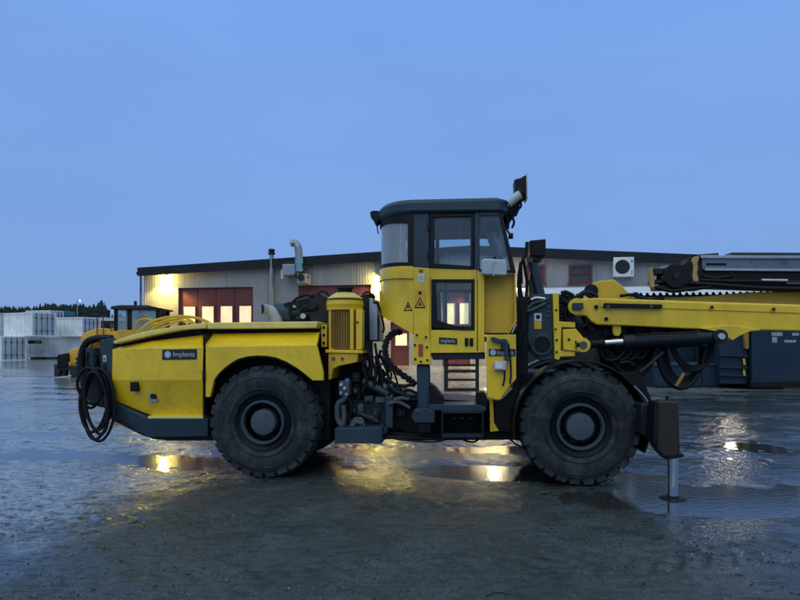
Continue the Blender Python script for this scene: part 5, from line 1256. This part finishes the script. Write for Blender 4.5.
# ================================================================== WHEEL LOADER
LFm = Frame((110 - 400) / FOC * 29.0, 29.0, rad(5))
ld = thing('wheel_loader', 'orange wheel loader with fork carriage, parked behind the rear of the rig', 'wheel loader', LFm)
l_ = lambda lst, d=0: LFm.pts(lst, d)
def lp(name, mat, lst, d0, d1, parent=ld, bev=.03): return pr(name, mat, parent, l_(lst), d0, d1, bev)
lp('lift_arm', M['orange'], [(110, 329), (103, 328), (95, 328.8), (83, 333.2), (80.5, 338), (81, 346), (76, 349), (71, 349), (69, 353), (69.5, 364), (75, 367), (82, 365), (86, 353), (92, 343), (104, 337), (110, 337)], .0, .35)
lp('lift_arm', M['orange'], [(110, 329), (103, 328), (95, 328.8), (83, 333.2), (80.5, 338), (81, 346), (76, 349), (71, 349), (69, 353), (69.5, 364), (75, 367), (82, 365), (86, 353), (92, 343), (104, 337), (110, 337)], 1.25, 1.6)
lp('front_frame', M['orange'], [(84, 345), (104, 335), (112, 340), (112, 362), (86, 364)], .5, 1.1)
lp('tilt_cylinder', K_, [(98, 326), (103, 322), (105, 338), (98, 340)], .4, .9)
lp('rear_body', M['orange'], [(108, 332), (126, 330), (160, 331), (172, 336), (172, 360), (112, 360)], -.1, 1.7)
cab = lp('cab', K_, [(114.5, 332), (159.5, 332), (159.5, 334.5), (114.5, 334.5)], -.05, 1.65)
for u, w in ((114.2, 3.4), (127.5, 4.2), (156, 4)):
    for y in (-.05, 1.5):
        lp('cab_pillar', K_, [(u, 309), (u + w, 309), (u + w, 333), (u, 333)], y, y + .14, cab, .02)
lp('cab_roof', M['rust'], [(111.5, 309.4), (112.5, 306.4), (122, 305.2), (150, 305.4), (163, 308.3), (163, 310), (150, 309.6)], -.2, 1.8, cab, .05)
for q in ([(117, 310), (128, 310), (128, 331), (117, 331)], [(131.4, 310), (157, 310), (157, 331), (131.4, 331)]):
    for y in (.0, 1.56): lp('cab_window', M['glass_loader'], q, y, y + .02, cab, 0)
lp('interior', M['seat'], [(132, 331), (143, 331), (142, 318), (137, 313), (133, 318)], .5, 1.1, cab, .1)
lp('steering_column', M['seat'], [(118, 331), (122, 331), (126, 322), (123, 321)], .7, .9, cab, .02)
lp('data_panel', M['teal'], [(147.5, 313), (155, 313), (155, 329), (147.5, 329)], 1.4, 1.5, cab, .02)
bm = B(); a, z = LFm.at(135.5, 305.5, .7); cyl(bm, (a, .7, z - .05), (a, .7, z + .22), .07, seg=12); obj('beacon', bm, K_, cab)
for (u0, u1, v0, v1) in ((163.5, 168, 310.5, 317), (110.2, 113.6, 310.4, 318)):
    lp('mirror', K_, [(u0, v0), (u1, v0), (u1, v1), (u0, v1)], -.5, -.4, cab, .02)
lp('mirror_arm', K_, [(158, 309.5), (167, 310), (167, 310.8), (158, 310.4)], -.45, -.1, cab, 0)
for u in (97, 103.3):
    bm = B(); a, z = LFm.at(u, 317, -.1); a2, z2 = LFm.at(u, 336, -.1); cyl(bm, (a, -.1, z), (a, -.1, z2), .025, seg=8); obj('handrail', bm, M['redpost'], ld)
bm = B(); a, z = LFm.at(97, 317.5, -.1); a2, z2 = LFm.at(103.3, 317.2, -.1); cyl(bm, (a, -.1, z), (a2, -.1, z2), .018, seg=8); obj('handrail', bm, M['redpost'], ld)
lp('fork_carriage', K_, [(60, 355), (69, 353), (70, 366), (60, 368)], -.3, 1.9)
lp('hydraulic_coupler', K_, [(58.5, 357.5), (62, 354), (65, 352.5), (66, 360), (59, 362)], .3, 1.2)
for y in (-.2, .5, 1.4):
    lp('fork', M['rust'], [(56, 364), (80, 366), (80, 376.5), (73, 376.5), (72, 370), (62, 370), (61, 376.5), (56, 376.5)], y, y + .3)
lp('work_lamp', M['decal_yellow'], [(68, 362), (72.5, 362), (72.5, 367), (68, 367)], -.15, -.02, ld, .04)
for cx_ in (94, 156):
    for y in (-.3, 1.45):
        a, z = LFm.at(cx_, 357, 0); z = .72
        bm = B(); lathe(bm, [(y, .38), (y - .02, .5), (y + .04, .7), (y + .12, .74), (y + .38, .74), (y + .46, .7), (y + .52, .5), (y + .5, .38)], (a, 0, z), 'y', 32, closed=True)
        for k in range(20):
            t = 2 * PI * k / 20; c, s = math.cos(t), math.sin(t)
            q = [(a + .7 * c - .05 * s, z + .7 * s + .05 * c), (a + .78 * c - .05 * s, z + .78 * s + .05 * c), (a + .78 * c + .05 * s, z + .78 * s - .05 * c), (a + .7 * c + .05 * s, z + .7 * s - .05 * c)]
            prism(bm, q, y + .03, y + .47)
        bm2 = B(); lathe(bm2, [(y + .05, .39), (y + .02, .3), (y + .08, .15), (y + .06, .01)], (a, 0, z), 'y', 24); wo = obj('wheel', bm2, M['orange'], ld); obj('tyre', bm, M['rubber'], wo)

# ================================================================== WHITE CONTAINERS ON THE LEFT
def container(u, v_base, dist, length, yaw, label, mat, z0=0.0, h=2.55, blocks=False):
    """right front corner stands on the sight line u; the long side runs to the left, doors face right"""
    x = (u - 400) / FOC * dist
    t = thing('shipping_container', label, 'container', None, (x, dist, z0), yaw, 'containers stacked at the edge of the yard')
    w = 2.44
    bm = B(); box(bm, -length + .08, -.08, .08, w - .08, .12, h - .05); obj('body', bm, mat, t)
    bm = B()
    k = 0; xx = -length + .2
    while xx < -.3:
        box(bm, xx, xx + .07, .02, .085, .2, h - .16); xx += .6
    obj('side_ribs', bm, mat, t)
    bm = B()
    for a in (-length, -.12):
        for y in (0, w - .12): box(bm, a, a + .12, y, y + .12, 0, h)
    for z in (0, h - .13):
        box(bm, -length + .12, -.12, 0, .12, z, z + .13); box(bm, -length + .12, -.12, w - .12, w, z, z + .13); box(bm, -.12, 0, .12, w - .12, z, z + .13)
    obj('corner_frame', bm, mat, t)
    for k, y in enumerate((.42, .95, 1.5, 2.03)):
        bm = B(); cyl(bm, (.03, y, .1), (.03, y, h - .1), .03, seg=8); box(bm, -.02, .08, y - .12, y + .12, .55, .62); box(bm, -.02, .08, y - .12, y + .12, h - .62, h - .55); obj('locking_bar', bm, M['greygrime'], t)
    for y0 in (.15, 1.25):
        bm = B(); box(bm, -.07, -.01, y0, y0 + 1.04, .16, h - .16); obj('door', bm, M['lightgrey'] if mat is M['offwhite'] else mat, t, .01)
    return t
yw = rad(-33)
D = 62
OW = M['offwhite']
container(1, 0, D - 1, 6.06, yw, 'white container at far left of the yard, bottom row, doors facing right', OW, 0, 2.5)
container(112, 0, D + 5, 10.4, rad(-3), 'long white container standing on sleepers, bottom row behind the loader', OW, .25, 2.25)
container(32, 0, D, 6.06, yw, 'white container on the upper row, left of the two with door bars', OW, 2.52, 2.5)
container(82, 0, D + 4, 6.06, rad(-22), 'white container on the upper row nearest the loader cab', OW, 2.53, 2.15)
container(50, 0, D + 16, 3.6, rad(-10), 'pale container seen above the upper row, far behind', OW, 3.8, 2.3)
container(63, 0, D + 20, 2.2, rad(-8), 'small teal container peeping over the white row', M['teal'], 3.9, 2.4)
container(24, 0, D + 18, 6.06, rad(-10), 'grey white container at far left behind the stack', M['lightgrey'], 3.6, 2.3)
# sleepers and the stack underneath the far ones
for k in range(6):
    x = (26 + k * 15.5 - 400) / FOC * (D + 4)
    bm = B(); box(bm, x, x + .8, D + 5 - .25, D + 7, -.05, .245)
    tag(obj('timber_sleeper', bm, M['wood'], None, .02), 'dark timber sleeper under the long white container', 'sleeper', 'sleepers under the long white container')
for (u, dist, ln, yaw, lab) in ((50, D + 16, 3.6, rad(-10), 'grey container carrying the pale one, hidden behind the white rows'), (63, D + 20, 2.2, rad(-8), 'grey container carrying the small teal one, hidden behind the white rows'), (24, D + 18, 6.06, rad(-10), 'grey container carrying the grey white one at far left, hidden behind the stack')):
    container(u, 0, dist, ln, yaw, lab, M['lightgrey'], 0, 3.58 if u == 24 else (3.78 if u == 50 else 3.88))
bm = B(); a = Frame((66 - 400) / FOC * (D + 3), D + 3, 0)
sx = (22 - 400) / FOC * 62; bm.free()
# sign plate on the lower container
x = (28 - 400) / FOC * (D + 3.2)
bm = B(); box(bm, x - .7, x + .8, D + 4.3, D + 4.35, 1.75, 2.1)
sg = tag(obj('sign_board', bm, M['blackplate'], None, .01), 'small dark sign board on the left end of the long white container', 'sign')
bm = B(); box(bm, x - .05, x + .65, D + 4.285, D + 4.305, 1.85, 2.0); obj('sign_strip', bm, M['yellow_dark'], sg)

# brown shed and its roof far behind the loader
SHF = Frame((88 - 400) / FOC * 78, 78, 0)
sh = thing('brown_shed', 'low brown shed with pale roof behind the white containers', 'shed', SHF)
bm = B(); q = SHF.pts([(86, 357), (125, 357), (125, 321), (86, 321)]); prism(bm, q, 0, 6); obj('wall', bm, M['brownwood'], sh)
bm = B(); q = SHF.pts([(85, 321), (126, 321), (124, 317.5), (87, 317.5)]); prism(bm, q, -.4, 6.4); obj('roof', bm, M['lightgrey'], sh)

# lamp mast and pylon
x = (77.3 - 400) / FOC * 120
mp = thing('lamp_mast', 'thin lamp mast with one lit lamp above the distant trees', 'lamp mast', None, (x, 120, 0))
bm = B(); cyl(bm, (0, 0, 0), (0, 0, 10.6), .14, .08, seg=10); cyl(bm, (0, 0, 10.55), (.5, 0, 10.6), .05, seg=8); obj('pole', bm, M['galv'], mp)
bm = B(); bmesh.ops.create_uvsphere(bm, u_segments=12, v_segments=8, radius=.14, matrix=Matrix.Translation((.55, -.1, 10.45))); obj('lamp_head', bm, M['mast_glow'], mp)
x = (101.3 - 400) / FOC * 220
py = thing('power_pylon', 'dark lattice power pylon rising over the treeline', 'pylon', None, (x, 220, 0))
bm = B(); hP = 18.0
for sx_, sy_ in ((-1, -1), (1, -1), (-1, 1), (1, 1)): cyl(bm, (sx_ * 1.4, sy_ * 1.4, 0), (sx_ * .16, sy_ * .16, hP), .14, seg=6)
for k in range(8):
    z0, z1 = k * hP / 8, (k + 1) * hP / 8; w0, w1 = 1.4 - 1.24 * z0 / hP, 1.4 - 1.24 * z1 / hP
    for s in (-1, 1):
        cyl(bm, (-w0, s * w0, z0), (w1, s * w1, z1), .09, seg=5); cyl(bm, (w0, s * w0, z0), (-w1, s * w1, z1), .09, seg=5)
obj('lattice', bm, SD, py)
for z, w in ((hP - 1, 1.4), (hP - 3.4, 2.1), (hP - 5.6, 1.5)):
    bm = B(); cyl(bm, (-w, 0, z), (w, 0, z), .16, seg=6); obj('cross_arm', bm, SD, py)

# far forest
bm = B()
def spruce(x, y, h, r):
    tiers = max(7, int(h / 1.1))
    cyl(bm, (x, y, 0), (x, y, h * .9), .14, .04, seg=5)
    for k in range(tiers):
        f = k / (tiers - 1)
        z = h * (.12 + .86 * f)
        rr = r * (1 - f) ** .7 * rnd.uniform(.7, 1.25) + .22
        nb = 9
        a0 = rnd.random() * 6
        c = bm.verts.new((x, y, min(h, z + h * .10)))
        rim = []
        for j in range(nb * 2):
            a = a0 + PI * j / nb
            q = rr * (rnd.uniform(.85, 1.15) if j % 2 == 0 else rnd.uniform(.35, .6))
            rim.append(bm.verts.new((x + q * math.cos(a), y + q * math.sin(a), z - (h * .05 if j % 2 == 0 else 0) + rnd.uniform(-.1, .1))))
        for j in range(nb * 2): bm.faces.new((c, rim[j], rim[(j + 1) % (nb * 2)]))
for u0, u1, nT in ((-70, 142, 330), (790, 1000, 80)):
    for k in range(nT):
        u = u0 + (u1 - u0) * (k + rnd.random()) / nT
        y = rnd.uniform(150, 200)
        vtop = 306 + rnd.uniform(-4, 6) if u > 38 and u < 105 else 309 + rnd.uniform(-4, 5)
        if u > 105 and u < 600: vtop = 316 + rnd.uniform(-4, 4)
        if 52 < u < 92: vtop = min(vtop, 307.5 + rnd.uniform(-4, 3))
        h = 1.6 + (345 - vtop) / FOC * y
        spruce((u - 400) / FOC * y, y, h, h * rnd.uniform(.17, .25))
tag(obj('forest', bm, M['needles'], None), 'dark spruce forest along the horizon at far left', 'forest', kind='stuff')

# scrap of cable in the foreground
def gp3(u, v, dz=0.0):
    y = EYE * FOC / (v - HOR); return Vector(((u - 400) / FOC * y, y, dz))
bm = B(); tube(bm, [gp3(486, 600, .015), gp3(494, 597, .02), gp3(503, 597, .02), gp3(514, 600, .015), gp3(520, 604, .01)], .008, 8)
tag(obj('cable_scrap', bm, H_), 'short scrap of black cable lying on the ground in the foreground', 'cable')

# ================================================================== SKY, LIGHT, CAMERA
w = bpy.data.worlds.new('World'); SC.world = w; w.use_nodes = True
nt = w.node_tree; bg = nt.nodes['Background']
sky = nt.nodes.new('ShaderNodeTexSky'); sky.sky_type = 'NISHITA'; sky.sun_disc = False
SUN_EL, SUN_ROT = rad(57), rad(195)
sky.sun_elevation = SUN_EL; sky.sun_rotation = SUN_ROT; sky.altitude = 100; sky.ozone_density = 2.0; sky.air_density = 1.2; sky.dust_density = 0.6
# a closed cloud deck at dusk: the clear-sky radiance is evened out towards one deep blue
mixn = nt.nodes.new('ShaderNodeMix'); mixn.data_type = 'RGBA'
fa = [i for i in mixn.inputs if i.name == 'Factor' and i.type == 'VALUE'][0]; ia = [i for i in mixn.inputs if i.name == 'A' and i.type == 'RGBA'][0]; ib = [i for i in mixn.inputs if i.name == 'B' and i.type == 'RGBA'][0]
fa.default_value = 0.88
nt.links.new(sky.outputs[0], ia)
tcw = nt.nodes.new('ShaderNodeTexCoord'); sepw = nt.nodes.new('ShaderNodeSeparateXYZ'); nt.links.new(tcw.outputs['Generated'], sepw.inputs[0])
el = ramp(nt, sepw.outputs['Z'], 0.0, 0.6)
c = mix_col(nt, el, (2.3, 4.25, 8.8), (2.45, 5.0, 11.5))
c = mix_col(nt, ramp(nt, sepw.outputs['Z'], 0.50, 0.95), c, (4.6, 7.2, 10.2))
cn = noise_tex(nt, mapped(nt, tcw.outputs['Generated'], (1, 1, 2.5)), 1.6, 4, 0.5)
cf = ramp(nt, cn, 0.3, 0.7, 0.0, 1.0)
c2 = mix_col(nt, cf, (0.96, 0.965, 0.97), (1.10, 1.085, 1.06))
mu = nt.nodes.new('ShaderNodeMix'); mu.data_type = 'RGBA'; mu.blend_type = 'MULTIPLY'
mf = [i for i in mu.inputs if i.name == 'Factor' and i.type == 'VALUE'][0]; mf.default_value = 1.0
nt.links.new(c, [i for i in mu.inputs if i.name == 'A' and i.type == 'RGBA'][0]); nt.links.new(c2, [i for i in mu.inputs if i.name == 'B' and i.type == 'RGBA'][0])
nt.links.new([o for o in mu.outputs if o.type == 'RGBA'][0], ib)
nt.links.new([o for o in mixn.outputs if o.type == 'RGBA'][0], bg.inputs['Color'])
bg.inputs['Strength'].default_value = 0.08

sl = bpy.data.lights.new('sun', 'SUN'); sl.energy = 1.35; sl.angle = rad(80); sl.color = (0.95, 0.98, 0.76)
so = bpy.data.objects.new('sun', sl); COL.objects.link(so)
# light comes from behind the camera, high on the left
dirv = Vector((-math.sin(SUN_ROT) * math.cos(SUN_EL) * -1, math.cos(SUN_ROT) * math.cos(SUN_EL), math.sin(SUN_EL)))
so.rotation_euler = (-dirv).to_track_quat('-Z', 'Y').to_euler()

cd = bpy.data.cameras.new('camera'); cd.sensor_width = 36; cd.lens = 36 * FOC / 800; cd.shift_y = (HOR - 300) / 800
cd.clip_end = 2000
co = bpy.data.objects.new('camera', cd); COL.objects.link(co); co.location = (0, 0, EYE); co.rotation_euler = (rad(90), 0, 0)
SC.camera = co
vs = SC.view_settings; vs.view_transform = 'Standard'; vs.look = 'None'; vs.exposure = 0; vs.gamma = 1; vs.use_curve_mapping = False
SC.cycles.max_bounces = 8; SC.cycles.transparent_max_bounces = 16
SC.cycles.use_denoising = True
